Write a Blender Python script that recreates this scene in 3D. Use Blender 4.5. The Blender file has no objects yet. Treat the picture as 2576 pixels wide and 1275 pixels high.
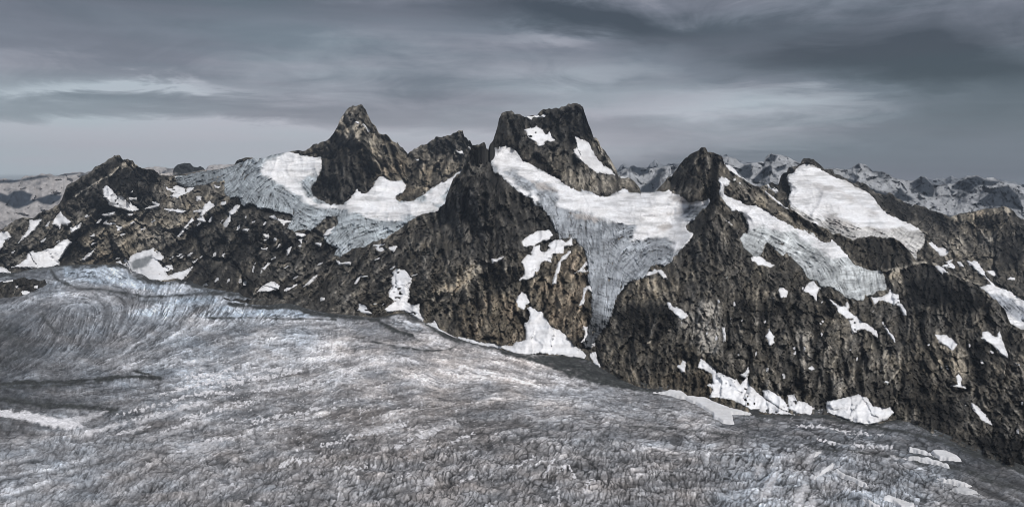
import bpy, math
import numpy as np

# ------------------------------------------------------------------ camera, world, sun, exposure
SC = bpy.context.scene
COL = SC.collection
F = 2022.0            # focal length in units of the 2576 x 1275 working picture
CX, VH = 1288.0, 445.0
HG = 1000.0           # height of the viewpoint above the valley glacier

cam = bpy.data.cameras.new('camera')
cam.sensor_fit = 'HORIZONTAL'
cam.sensor_width = 36.0
cam.lens = F / 2576.0 * 36.0
cam.shift_y = -(637.5 - VH) / 2576.0
cam.clip_start = 5.0
cam.clip_end = 120000.0
cam_ob = bpy.data.objects.new('camera', cam)
cam_ob.rotation_euler = (math.radians(90), 0, 0)
COL.objects.link(cam_ob)
SC.camera = cam_ob

SUN_EL, SUN_AZ = 53.0, 142.0      # azimuth measured clockwise from the view direction (+Y)
EXPO = 1.0
SC.view_settings.view_transform = 'Standard'
SC.view_settings.look = 'None'
SC.view_settings.gamma = 1.0
SC.view_settings.use_curve_mapping = False
SC.view_settings.exposure = EXPO
SC.cycles.pixel_filter_type = 'BLACKMAN_HARRIS'
SC.cycles.filter_width = 0.9

sun = bpy.data.lights.new('sun', 'SUN')
sun.energy = 1.5
sun.angle = math.radians(14)
sun.color = (1.0, 0.965, 0.92)
sun_ob = bpy.data.objects.new('sun', sun)
sun_ob.rotation_euler = (math.radians(90 - SUN_EL), 0, math.radians(180 - SUN_AZ))
COL.objects.link(sun_ob)


def build_world():
    w = bpy.data.worlds.new('World')
    SC.world = w
    w.use_nodes = True
    nt = w.node_tree
    nt.nodes.clear()
    N = nt.nodes.new
    L = nt.links.new
    out = N('ShaderNodeOutputWorld')
    bg = N('ShaderNodeBackground')
    bg.inputs[1].default_value = 0.1
    sky = N('ShaderNodeTexSky')
    sky.sky_type = 'NISHITA'
    sky.sun_disc = False
    sky.sun_elevation = math.radians(SUN_EL)
    sky.sun_rotation = math.radians(SUN_AZ)
    tc = N('ShaderNodeTexCoord')
    sep = N('ShaderNodeSeparateXYZ')
    L(tc.outputs['Generated'], sep.inputs[0])

    def M(op, a, b=None, c=None, clamp=False):
        n = N('ShaderNodeMath')
        n.operation = op
        n.use_clamp = clamp
        for k, s in enumerate((a, b, c)):
            if s is None:
                continue
            if isinstance(s, (int, float)):
                n.inputs[k].default_value = s
            else:
                L(s, n.inputs[k])
        return n.outputs[0]

    def noise(scale, detail, sx, sz, rough=0.55, dist=0.0, off=0.0):
        m = N('ShaderNodeCombineXYZ')
        L(M('MULTIPLY', sep.outputs[0], sx), m.inputs[0])
        L(M('MULTIPLY', sep.outputs[1], sx), m.inputs[1])
        L(M('MULTIPLY_ADD', sep.outputs[2], sz, off), m.inputs[2])
        n = N('ShaderNodeTexNoise')
        n.inputs['Scale'].default_value = scale
        n.inputs['Detail'].default_value = detail
        n.inputs['Roughness'].default_value = rough
        n.inputs['Distortion'].default_value = dist
        L(m.outputs[0], n.inputs['Vector'])
        return n.outputs['Fac']

    # the cloud deck lies on a plane overhead, so it draws out into bands towards the horizon
    zz = M('ADD', M('MAXIMUM', sep.outputs[2], 0.0), 0.16)
    px, py = M('DIVIDE', sep.outputs[0], zz), M('DIVIDE', sep.outputs[1], zz)

    def deck(scale, detail, rough, dist, off):
        m = N('ShaderNodeCombineXYZ')
        L(px, m.inputs[0])
        L(py, m.inputs[1])
        m.inputs[2].default_value = off
        n = N('ShaderNodeTexNoise')
        n.inputs['Scale'].default_value = scale
        n.inputs['Detail'].default_value = detail
        n.inputs['Roughness'].default_value = rough
        n.inputs['Distortion'].default_value = dist
        L(m.outputs[0], n.inputs['Vector'])
        return n.outputs['Fac']

    big = deck(0.85, 7, 0.58, 0.6, 4.3)
    wisp = deck(2.1, 8, 0.62, 0.9, 9.1)
    streak = noise(3.0, 7, 0.8, 13.0, 0.6, 0.25, 1.7)
    lowsky = M('MULTIPLY_ADD', sep.outputs[2], 9.0, 0.05, clamp=True)
    warp = M('MULTIPLY', M('MULTIPLY', M('SUBTRACT', big, 0.5), 0.26), lowsky)
    warp2 = M('MULTIPLY', M('MULTIPLY', M('SUBTRACT', wisp, 0.5), 0.10), lowsky)
    hx = M('ADD', sep.outputs[0], warp)
    hz = M('ADD', sep.outputs[2], M('ADD', M('MULTIPLY', warp, 0.35), M('MULTIPLY', warp2, 0.6)))

    def blob(u, v, ru, rv, soft=1.0):
        X, Z = (u - CX) / F, (VH - v) / F
        n = math.sqrt(1 + X * X + Z * Z)
        x0, z0 = X / n, Z / n
        a = M('DIVIDE', M('SUBTRACT', hx, x0), ru / F)
        b = M('DIVIDE', M('SUBTRACT', hz, z0), rv / F)
        r2 = M('ADD', M('MULTIPLY', a, a), M('MULTIPLY', b, b))
        return M('POWER', 2.718, M('MULTIPLY', r2, -1.0))

    # tone: 0.5 is the mean grey of the overcast
    t = M('ADD', 0.66, M('MULTIPLY', M('MULTIPLY', M('SUBTRACT', big, 0.5), 0.52), lowsky))
    t = M('ADD', t, M('MULTIPLY', M('SUBTRACT', streak, 0.5), 0.24))
    t = M('ADD', t, M('MULTIPLY', M('MULTIPLY', M('SUBTRACT', wisp, 0.5), 0.42), lowsky))
    for (u, v, ru, rv, k) in ((1430, 45, 300, 40, -0.40), (1700, 75, 330, 42, -0.34), (2020, 150, 320, 50, -0.42), (2480, 190, 260, 110, -0.46), (600, 10, 900, 40, -0.14), (2500, 20, 300, 60, -0.2),
                              (1980, 15, 240, 20, 0.06),
                              (100, 352, 700, 38, 1.1), (1150, 392, 420, 26, 0.2), (60, 425, 560, 16, 0.34), (1100, 370, 380, 30, 0.14), (360, 218, 190, 15, 0.34), (1380, 105, 160, 18, 0.22),
                              (1650, 170, 260, 40, 0.14), (2000, 262, 520, 38, 0.24), (1650, 330, 500, 60, 0.10),
                              (300, 60, 600, 80, -0.08), (900, 120, 400, 90, 0.03), (2450, 400, 300, 60, -0.06), (150, 396, 500, 9, -0.08),
                              (100, 285, 400, 30, -0.02), (1750, 395, 300, 16, -0.10)):
        t = M('ADD', t, M('MULTIPLY', blob(u, v, ru, rv), k * 1.15))
    ramp = N('ShaderNodeValToRGB')
    cr = ramp.color_ramp
    cr.elements[0].position = 0.08
    cr.elements[0].color = (0.048, 0.058, 0.072, 1)
    cr.elements[1].position = 0.95
    cr.elements[1].color = (0.50, 0.52, 0.58, 1)
    e = cr.elements.new(0.35)
    e.color = (0.098, 0.114, 0.138, 1)
    e = cr.elements.new(0.6)
    e.color = (0.185, 0.205, 0.245, 1)
    L(t, ramp.inputs[0])
    # hue: patches of the cloud are teal, others mauve
    hue = noise(2.6, 3, 1.0, 7.0, 0.5, 0.3, 8.2)
    hr = N('ShaderNodeValToRGB')
    hr.color_ramp.elements[0].position = 0.38
    hr.color_ramp.elements[0].color = (0.95, 1.03, 1.02, 1)
    hr.color_ramp.elements[1].position = 0.62
    hr.color_ramp.elements[1].color = (1.03, 0.99, 1.0, 1)
    L(hue, hr.inputs[0])
    mul = N('ShaderNodeMix')
    mul.data_type = 'RGBA'
    mul.blend_type = 'MULTIPLY'
    mul.inputs[0].default_value = 1.0
    L(ramp.outputs[0], mul.inputs[6])
    L(hr.outputs[0], mul.inputs[7])
    sc = N('ShaderNodeVectorMath')
    sc.operation = 'SCALE'
    L(mul.outputs[2], sc.inputs[0])
    sc.inputs['Scale'].default_value = 10.0 / (2 ** EXPO) * 0.98
    mix = N('ShaderNodeMix')
    mix.data_type = 'RGBA'
    mix.inputs[0].default_value = 0.96
    L(sky.outputs[0], mix.inputs[6])
    L(sc.outputs[0], mix.inputs[7])
    L(mix.outputs[2], bg.inputs[0])
    L(bg.outputs[0], out.inputs[0])


build_world()

# ------------------------------------------------------------------ picture coordinates of the survey
K = 2576.0 / 3354.0


def frame(x0, y0, s):
    def f(*pts):
        return [((x0 + x / s) * K, (y0 + y / s) * K) for x, y in pts]
    return f


def P(*pts):
    return [(float(x), float(y)) for x, y in pts]


R1 = frame(0, 450, 2.3176)
R2 = frame(750, 300, 2.3176)
R3 = frame(1500, 300, 2.3176)
R4 = frame(2500, 450, 2.3185)
R5 = frame(750, 800, 2.3176)
R6 = frame(1500, 750, 2.3176)
Q3 = frame(2200, 850, 1.7002)
Q4 = frame(0, 850, 1.5736)
Q5 = frame(1000, 1050, 2.09)
Q6 = frame(2000, 1100, 1.9025)
Z1 = frame(2200, 450, 3.642)
Z2 = frame(2000, 450, 6.373)
Z3 = frame(0, 500, 4.5525)
Z4 = frame(2950, 750, 3.188)
Z5 = frame(2650, 1350, 3.659)

# ------------------------------------------------------------------ noise and field tools
rng = np.random.default_rng(7)
TAB = rng.random((256, 256)).astype(np.float32)


def vn(x, y, seed=0):
    x = np.asarray(x, np.float32) + seed * 17.37
    y = np.asarray(y, np.float32) + seed * 9.71
    xi = np.floor(x).astype(np.int32)
    yi = np.floor(y).astype(np.int32)
    fx = x - xi
    fy = y - yi
    fx = fx * fx * fx * (fx * (fx * 6 - 15) + 10)
    fy = fy * fy * fy * (fy * (fy * 6 - 15) + 10)
    a = TAB[yi & 255, xi & 255]
    b = TAB[yi & 255, (xi + 1) & 255]
    c = TAB[(yi + 1) & 255, xi & 255]
    d = TAB[(yi + 1) & 255, (xi + 1) & 255]
    return (a + (b - a) * fx) * (1 - fy) + (c + (d - c) * fx) * fy


def fbm(x, y, octv=5, seed=0, gain=0.5, ridged=False):
    s = 0.0
    amp = 1.0
    tot = 0.0
    cs, sn = math.cos(0.6), math.sin(0.6)
    for k in range(octv):
        n = vn(x, y, seed + k * 3)
        if ridged:
            n = 1 - np.abs(2 * n - 1)
            n = n * n
        s = s + amp * n
        tot += amp
        amp *= gain
        x, y = (x * cs - y * sn) * 2.03, (x * sn + y * cs) * 2.03
    return s / tot


def facet(x, y, seed):
    """broken planes: every cell is a tilted flat of its own; also the distance to the joint between cells"""
    xi, yi = np.floor(x), np.floor(y)
    b1 = np.full(x.shape, 9.0)
    b2 = np.full(x.shape, 9.0)
    h = np.zeros(x.shape)
    for dy in (-1, 0, 1):
        for dx in (-1, 0, 1):
            cx, cy = xi + dx, yi + dy
            a, b = (cx.astype(int) * 7 + seed * 13) & 255, (cy.astype(int) * 5 + seed * 29) & 255
            qx, qy = cx + TAB[b, a], cy + TAB[a, b]
            ex, ey = x - qx, y - qy
            d = ex * ex + ey * ey
            near = d < b1
            hh = (TAB[(b + 91) & 255, a] - 0.5) * 0.45 + ex * (TAB[b, (a + 57) & 255] - 0.5) * 3.0 + ey * (TAB[(a + 23) & 255, b] - 0.62) * 2.0
            b2 = np.where(near, b1, np.minimum(b2, d))
            b1 = np.where(near, d, b1)
            h = np.where(near, hh, h)
    return h, np.sqrt(b2) - np.sqrt(b1)


def sstep(a, b, x):
    t = np.clip((x - a) / (b - a), 0, 1)
    return t * t * (3 - 2 * t)


def sdist(U, V, poly, margin=30.0):
    """signed distance in picture units, positive inside; -margin beyond the margin"""
    p = np.array(poly, np.float64)
    out = np.full(U.shape, -margin, np.float32)
    sel = (U > p[:, 0].min() - margin) & (U < p[:, 0].max() + margin) & (V > p[:, 1].min() - margin) & (V < p[:, 1].max() + margin)
    if not sel.any():
        return out
    x = U[sel].astype(np.float64)
    y = V[sel].astype(np.float64)
    best = np.full(x.shape, 1e18)
    inside = np.zeros(x.shape, bool)
    q = np.roll(p, -1, axis=0)
    for (ax, ay), (bx, by) in zip(p, q):
        dx, dy = bx - ax, by - ay
        l2 = dx * dx + dy * dy + 1e-9
        t = np.clip(((x - ax) * dx + (y - ay) * dy) / l2, 0, 1)
        best = np.minimum(best, (x - ax - t * dx) ** 2 + (y - ay - t * dy) ** 2)
        if ay != by:
            c = ((ay > y) != (by > y)) & (x < (bx - ax) * (y - ay) / (by - ay) + ax)
            inside ^= c
    d = np.sqrt(best)
    out[sel] = np.maximum(np.where(inside, d, -d), -margin)
    return out


def linedist(U, V, line, margin=40.0):
    p = np.array(line, np.float64)
    out = np.full(U.shape, margin, np.float32)
    sel = (U > p[:, 0].min() - margin) & (U < p[:, 0].max() + margin) & (V > p[:, 1].min() - margin) & (V < p[:, 1].max() + margin)
    x, y = U[sel], V[sel]
    best = np.full(x.shape, 1e18)
    for (ax, ay), (bx, by) in zip(p[:-1], p[1:]):
        dx, dy = bx - ax, by - ay
        t = np.clip(((x - ax) * dx + (y - ay) * dy) / (dx * dx + dy * dy + 1e-9), 0, 1)
        best = np.minimum(best, (x - ax - t * dx) ** 2 + (y - ay - t * dy) ** 2)
    out[sel] = np.minimum(np.sqrt(best), margin)
    return out


def scatter(pts, vals, sigma):
    """smooth interpolation of scattered samples: normalised gaussians on a coarse grid, then bilinear"""
    gx = np.arange(-300, 2900, 24.0)
    gy = np.arange(200, 1700, 20.0)
    GX, GY = np.meshgrid(gx, gy)
    pts = np.array(pts, float)
    vals = np.atleast_2d(np.array(vals, float).T).T
    if vals.ndim == 1:
        vals = vals[:, None]
    W = np.exp(-(((GX[..., None] - pts[:, 0]) / sigma) ** 2 + ((GY[..., None] - pts[:, 1]) / (sigma * 0.7)) ** 2)) + 1e-12 / (
        1 + ((GX[..., None] - pts[:, 0]) ** 2 + (GY[..., None] - pts[:, 1]) ** 2))
    W /= W.sum(-1, keepdims=True)
    G = W @ vals

    def f(U, V):
        x = np.clip((U - gx[0]) / 24.0, 0, len(gx) - 1.001)
        y = np.clip((V - gy[0]) / 20.0, 0, len(gy) - 1.001)
        xi = x.astype(int)
        yi = y.astype(int)
        fx = (x - xi)[..., None]
        fy = (y - yi)[..., None]
        r = (G[yi, xi] * (1 - fx) + G[yi, xi + 1] * fx) * (1 - fy) + (G[yi + 1, xi] * (1 - fx) + G[yi + 1, xi + 1] * fx) * fy
        return r[..., 0] if r.shape[-1] == 1 else r
    return f


class Depth:
    """multiquadric interpolation of log distance through surveyed points"""
    def __init__(self, pts, c=35.0):
        p = np.array([(a[0], a[1]) for a in pts], float)
        z = np.log(np.array([a[2] for a in pts], float))
        self.p, self.c = p, c
        n = len(p)
        r = np.sqrt(((p[:, None] - p[None]) ** 2).sum(-1) + c * c)
        A = np.zeros((n + 3, n + 3))
        A[:n, :n] = r + np.eye(n) * (-2.0)
        A[:n, n] = A[n, :n] = 1
        A[:n, n + 1] = A[n + 1, :n] = p[:, 0] / 1000
        A[:n, n + 2] = A[n + 2, :n] = p[:, 1] / 1000
        b = np.zeros(n + 3)
        b[:n] = z
        self.w = np.linalg.solve(A, b)
        self.n = n

    def __call__(self, U, V):
        out = self.w[self.n] + self.w[self.n + 1] * U / 1000 + self.w[self.n + 2] * V / 1000
        for k in range(self.n):
            out = out + self.w[k] * np.sqrt((U - self.p[k, 0]) ** 2 + (V - self.p[k, 1]) ** 2 + self.c ** 2)
        return np.exp(out)


# streak maps (line integral convolution of noise along a direction field), sampled by every sheet
GU0, GV0, GS = -200.0, 240.0, 2.0
GW, GH = 1490, 560
MU, MV = np.meshgrid(GU0 + GS * np.arange(GW), GV0 + GS * np.arange(GH))
MU = MU.astype(np.float32)
MV = MV.astype(np.float32)


def angle_field(pts, sigma=90):
    p = [(a[0], a[1]) for a in pts]
    v = [(math.cos(2 * math.radians(a[2])), math.sin(2 * math.radians(a[2]))) for a in pts]
    f = scatter(p, v, sigma)
    r = f(MU, MV)
    a = 0.5 * np.arctan2(r[..., 1], r[..., 0])
    return a.astype(np.float32)


def lic(ang, seed, half=8, blur=0):
    n = np.random.default_rng(seed).random((GH, GW)).astype(np.float32)
    for _ in range(blur):
        n = (n + np.roll(n, 1, 0) + np.roll(n, -1, 0) + np.roll(n, 1, 1) + np.roll(n, -1, 1)) / 5
    dx, dy = np.cos(ang), -np.sin(ang)
    acc = n.copy()
    for sgn in (1, -1):
        x = np.tile(np.arange(GW, dtype=np.float32), (GH, 1))
        y = np.tile(np.arange(GH, dtype=np.float32)[:, None], (1, GW))
        px, py = dx * sgn, dy * sgn
        for k in range(half):
            x = x + px
            y = y + py
            xi = np.clip(x + 0.5, 0, GW - 1).astype(np.int32)
            yi = np.clip(y + 0.5, 0, GH - 1).astype(np.int32)
            acc += n[yi, xi] * (1 - 0.6 * k / half)
            nx, ny = dx[yi, xi], dy[yi, xi]
            s = np.where(nx * px + ny * py < 0, -1.0, 1.0).astype(np.float32)
            px, py = nx * s, ny * s
    acc -= acc.mean()
    return acc / acc.std()


def msample(m, U, V):
    x = np.clip((U - GU0) / GS, 0, GW - 1.001)
    y = np.clip((V - GV0) / GS, 0, GH - 1.001)
    xi = x.astype(np.int32)
    yi = y.astype(np.int32)
    fx = x - xi
    fy = y - yi
    return (m[yi, xi] * (1 - fx) + m[yi, xi + 1] * fx) * (1 - fy) + (m[yi + 1, xi] * (1 - fx) + m[yi + 1, xi + 1] * fx) * fy


ROCK_ANG = [(230, 470, 45), (60, 640, 40), (340, 470, 60), (400, 600, 42), (600, 600, 55), (650, 680, 60), (880, 430, 88), (900, 310, 75), (970, 400, 118),
            (1100, 420, 75), (1200, 500, 98), (1200, 650, 100), (1250, 800, 88), (1050, 700, 48), (900, 700, 42), (760, 740, 30),
            (1300, 350, 80), (1400, 320, 100), (1450, 330, 105), (1430, 450, 88), (1540, 470, 85), (1740, 470, 78), (1800, 600, 98), (1700, 850, 88), (1430, 720, 75),
            (1800, 830, 95), (1900, 850, 86), (2000, 900, 92), (2100, 850, 92), (2080, 950, 90), (2200, 650, 97), (2300, 750, 100), (2450, 850, 120),
            (2300, 1000, 112), (2480, 1000, 125), (1900, 530, 130), (2040, 580, 120), (2350, 600, 130), (2500, 600, 100), (2550, 700, 120)]
ICE_ANG = [(450, 440, 10), (560, 430, 25), (640, 440, 42), (700, 420, 20), (620, 500, 50), (750, 490, -45), (800, 540, -25), (700, 550, 62), (900, 540, -8), (900, 600, 38),
           (1040, 540, 5), (1110, 480, 45), (1280, 400, -35), (1400, 470, -30), (1380, 520, -80), (1450, 560, 88), (1600, 540, -12), (1700, 520, 0), (1600, 600, 25),
           (1700, 620, -30), (1500, 640, 100), (1570, 660, 50), (1540, 700, 78), (1500, 800, 80), (1830, 500, -70), (1950, 570, -30), (2000, 620, -25), (2100, 640, -28), (2150, 700, -75),
           (2080, 700, -60), (2080, 450, -35), (2150, 520, -12), (2150, 570, -20), (2300, 600, -40), (2450, 730, -30), (2560, 800, -25)]
GLA_ANG = ([(a * .488, 652.8 + .488 * b, c) for a, b, c in (
    (100, 250, 25), (350, 200, 10), (500, 230, -30), (560, 320, 75), (420, 300, 82), (330, 330, 60), (300, 420, 48), (100, 500, 25), (60, 330, 40), (450, 450, 42), (700, 420, 32), (850, 300, 70),
    (1000, 270, 60), (1250, 280, 60), (900, 400, 26), (1200, 360, 12), (1400, 430, 8), (1200, 500, 20), (700, 530, 25), (300, 640, 3), (600, 620, 8), (200, 700, -4), (400, 740, -5), (600, 800, 12),
    (200, 830, -12), (100, 950, -8), (300, 960, 70), (500, 950, 50), (100, 1050, 10), (120, 1180, 28), (300, 1180, 38), (500, 1020, 40), (700, 1200, 48), (1000, 1200, 58), (1000, 1000, 20), (1400, 1150, 55),
    (1000, 650, 12), (1400, 600, 10), (1000, 800, 15), (1400, 850, 18), (1600, 700, 14))]
    + [(768 + .3675 * a, 806.4 + .3675 * b, c) for a, b, c in (
        (300, 120, 0), (700, 150, -8), (300, 400, 15), (300, 650, 14), (800, 650, 16), (1000, 250, -14), (1500, 350, -12), (1300, 550, 5), (2000, 550, -8), (2200, 700, -6), (400, 1000, 62),
        (900, 1050, 66), (1300, 1050, 60), (1700, 950, 56), (2000, 1000, 74), (2200, 1050, 85), (2200, 880, 62), (1500, 750, 20), (100, 1150, 50))]
    + [(1536 + .4037 * a, 844.8 + .4037 * b, c) for a, b, c in (
        (300, 450, -5), (300, 650, -8), (300, 950, 108), (150, 850, 95), (500, 900, 80), (800, 850, 56), (1000, 1000, 60), (1200, 800, 55), (1500, 900, 78), (1500, 600, -10), (900, 600, -6), (2000, 650, -24),
        (1700, 850, 82), (1800, 740, -14), (2200, 950, -20), (2400, 900, -22), (1300, 520, -6), (2450, 1040, -18), (2200, 760, -30), (1350, 700, 50))])

A_ROCK = angle_field(ROCK_ANG, 70)
A_ICE = angle_field(ICE_ANG, 45)
A_GLA = angle_field(GLA_ANG, 55)
wob = (fbm(MU / 70, MV / 50, 3, 41) - 0.5)
L_ROCK1 = lic(A_ROCK + 1.1 * wob, 1, 11, 4)
L_ROCK2 = lic(A_ROCK + 0.5 + 1.6 * wob, 2, 5, 1)
L_ICE1 = lic(A_ICE + 0.8 * wob, 3, 10, 2)
L_ICE2 = lic(A_ICE + 1.5 * wob, 4, 5, 0)
L_GLA1 = lic(A_GLA + 0.9 * wob, 5, 7, 0)
L_GLA4 = lic(A_GLA + 1.2 * wob + 1.5 * (fbm(MU / 16, MV / 12, 3, 44) - 0.5), 15, 6, 3)
L_GLA2 = lic(A_GLA + 1.8 * wob, 6, 3, 0)
FLOW_ANG = [(a[0], a[1], a[2]) for a in GLA_ANG if a[1] < 1010 and a[0] < 1500] + [(u, v, t) for u, v, t in (
    (100, 1060, -8), (300, 1080, 8), (100, 1130, 4), (100, 1230, 20), (300, 1160, 24), (500, 1100, 16), (500, 1230, 26), (750, 1080, 14), (750, 1230, 24), (1000, 1080, 14), (1000, 1220, 20), (1200, 1080, 8), (1300, 1200, 14),
    (1500, 1020, -6), (1500, 1100, 0), (1550, 1230, 8), (1700, 1050, -10), (1800, 1150, -4), (1900, 1080, -12), (1900, 1230, 2), (2100, 1110, -14), (2100, 1220, -18), (2300, 1110, -22), (2300, 1200, -22), (2450, 1150, -26), (2500, 1240, -24))]
A_FLOW = angle_field(FLOW_ANG, 60)
A_GLA2 = (np.cos(2 * A_GLA), np.sin(2 * A_GLA))
L_GLA3 = lic(A_FLOW + 0.4 * wob, 8, 26, 5)
L_BAND = lic(A_FLOW + 0.3 * wob, 9, 60, 16)



def cracks(ang, seed, prob, half, width=0):
    """short separate cracks: sparse seeds drawn out a little way along the direction field"""
    g = np.random.default_rng(seed)
    n = (g.random((GH, GW)) < prob).astype(np.float32)
    dx, dy = np.cos(ang), -np.sin(ang)
    reach = (half * (0.5 + g.random((GH, GW)))).astype(np.float32)
    acc = n.copy()
    for sgn in (1, -1):
        x = np.tile(np.arange(GW, dtype=np.float32), (GH, 1))
        y = np.tile(np.arange(GH, dtype=np.float32)[:, None], (1, GW))
        for k in range(int(half * 1.5)):
            xi = np.clip(x + 0.5, 0, GW - 1).astype(np.int32)
            yi = np.clip(y + 0.5, 0, GH - 1).astype(np.int32)
            x = x + dx[yi, xi] * sgn
            y = y + dy[yi, xi] * sgn
            xi = np.clip(x + 0.5, 0, GW - 1).astype(np.int32)
            yi = np.clip(y + 0.5, 0, GH - 1).astype(np.int32)
            acc = np.maximum(acc, n[yi, xi] * (reach[yi, xi] > k) * (1 - 0.5 * k / (half * 1.5)))
    for _ in range(width):
        acc = np.maximum(acc, 0.8 * (np.roll(acc, 1, 1) + np.roll(acc, -1, 1)) / 1.6)
    return np.minimum(acc, 1)


wob2 = fbm(MU / 13, MV / 10, 3, 43, 0.7) - 0.5
C_GLA = cracks(A_GLA + 0.6 * wob + 1.0 * wob2, 21, 0.030, 3.5)
C_GLA2 = cracks(A_GLA + 0.6 * wob + 2.0 * wob2, 22, 0.014, 4.5, 0)
C_GLA3 = cracks(A_GLA + 0.9 * wob + 1.3, 23, 0.014, 3)
C_ICE = cracks(A_ICE + 0.7 * wob + 1.2 * wob2, 24, 0.020, 5)
C_ICE2 = cracks(A_ICE + 1.4 + 0.9 * wob, 25, 0.020, 3)
C_FLECK = cracks(A_ROCK + 2.4 * wob, 26, 0.0011, 2, 1)

# ------------------------------------------------------------------ materials


def lin(c):
    c = np.asarray(c, float) / 255.0
    return np.where(c < 0.04045, c / 12.92, ((c + 0.055) / 1.055) ** 2.4)


def material(name, rough, spec, g1, g2, var, bump, bdist, sss=0.0):
    """vertex colour times a fine world-space grain, with bump of the same grain"""
    m = bpy.data.materials.new(name)
    m.use_nodes = True
    nt = m.node_tree
    b = nt.nodes['Principled BSDF']
    N = nt.nodes.new
    L = nt.links.new
    at = N('ShaderNodeAttribute')
    at.attribute_name = 'Col'
    geo = N('ShaderNodeNewGeometry')
    n1 = N('ShaderNodeTexNoise')
    n1.inputs['Scale'].default_value = g1
    n1.inputs['Detail'].default_value = 5
    n1.inputs['Roughness'].default_value = 0.7
    n2 = N('ShaderNodeTexNoise')
    n2.inputs['Scale'].default_value = g2
    n2.inputs['Detail'].default_value = 3
    L(geo.outputs['Position'], n1.inputs['Vector'])
    L(geo.outputs['Position'], n2.inputs['Vector'])
    mr = N('ShaderNodeMapRange')
    mr.inputs['From Min'].default_value = 0.3
    mr.inputs['From Max'].default_value = 0.7
    mr.inputs['To Min'].default_value = 1 - var
    mr.inputs['To Max'].default_value = 1 + var
    L(n1.outputs['Fac'], mr.inputs['Value'])
    vm = N('ShaderNodeVectorMath')
    vm.operation = 'SCALE'
    L(at.outputs['Color'], vm.inputs[0])
    L(mr.outputs['Result'], vm.inputs['Scale'])
    L(vm.outputs[0], b.inputs['Base Color'])
    b.inputs['Roughness'].default_value = rough
    b.inputs['Specular IOR Level'].default_value = spec
    ad = N('ShaderNodeMath')
    ad.operation = 'ADD'
    L(n1.outputs['Fac'], ad.inputs[0])
    L(n2.outputs['Fac'], ad.inputs[1])
    bp = N('ShaderNodeBump')
    bp.inputs['Strength'].default_value = bump
    bp.inputs['Distance'].default_value = bdist
    L(ad.outputs[0], bp.inputs['Height'])
    L(bp.outputs[0], b.inputs['Normal'])
    return m


M_ROCK = material('rock', 0.9, 0.12, 0.06, 0.25, 0.5, 0.6, 8.0)
M_ICE = material('glacier_ice', 0.75, 0.25, 0.07, 0.3, 0.28, 0.5, 2.5)
M_SNOW = material('snow', 0.7, 0.2, 0.03, 0.2, 0.05, 0.3, 1.5)
M_FAR = material('far_rock_and_snow', 0.9, 0.1, 0.012, 0.05, 0.2, 0.6, 20.0)

# ------------------------------------------------------------------ mesh tools


def world(U, V, D):
    return np.stack([(U - CX) / F * D, D, (VH - V) / F * D], -1)


def make_mesh(name, co, faces, col, mat):
    """co (n,3), faces (m,4), col (n,3)"""
    used = np.zeros(len(co), bool)
    used[faces.ravel()] = True
    idx = np.cumsum(used) - 1
    co = co[used].astype(np.float32)
    col = col[used]
    faces = idx[faces].astype(np.int32)
    me = bpy.data.meshes.new(name)
    me.vertices.add(len(co))
    me.vertices.foreach_set('co', co.ravel())
    m = len(faces)
    me.loops.add(m * 4)
    me.loops.foreach_set('vertex_index', faces.ravel())
    me.polygons.add(m)
    me.polygons.foreach_set('loop_start', np.arange(0, m * 4, 4, dtype=np.int32))
    me.polygons.foreach_set('loop_total', np.full(m, 4, np.int32))
    me.polygons.foreach_set('use_smooth', np.ones(m, bool))
    me.update(calc_edges=True)
    at = me.color_attributes.new('Col', 'FLOAT_COLOR', 'POINT')
    c4 = np.ones((len(co), 4), np.float32)
    c4[:, :3] = np.clip(col, 0.004, 0.95)
    at.data.foreach_set('color', c4.ravel())
    me.materials.append(mat)
    ob = bpy.data.objects.new(name, me)
    COL.objects.link(ob)
    return ob


def tag(ob, label=None, cat=None, group=None, kind=None):
    if label:
        ob['label'] = label
    if cat:
        ob['category'] = cat
    if group:
        ob['group'] = group
    if kind:
        ob['kind'] = kind
    return ob


def grid_faces(nr, nc, keep=None):
    i = np.arange(nr * nc).reshape(nr, nc)
    f = np.stack([i[:-1, :-1], i[:-1, 1:], i[1:, 1:], i[1:, :-1]], -1)
    if keep is not None:
        f = f[keep]
    return f.reshape(-1, 4)


def curve(pts):
    p = np.array(sorted(pts, key=lambda a: a[0]), float)
    x = p[:, 0] + np.arange(len(p)) * 1e-6
    return lambda u: np.interp(u, x, p[:, 1])


def monotone(pts):
    """traced skyline kept in drawing order but made single-valued in u"""
    out = []
    for x, y in pts:
        if out and x <= out[-1][0]:
            x = out[-1][0] + 0.6
        out.append((x, y))
    return out


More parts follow.
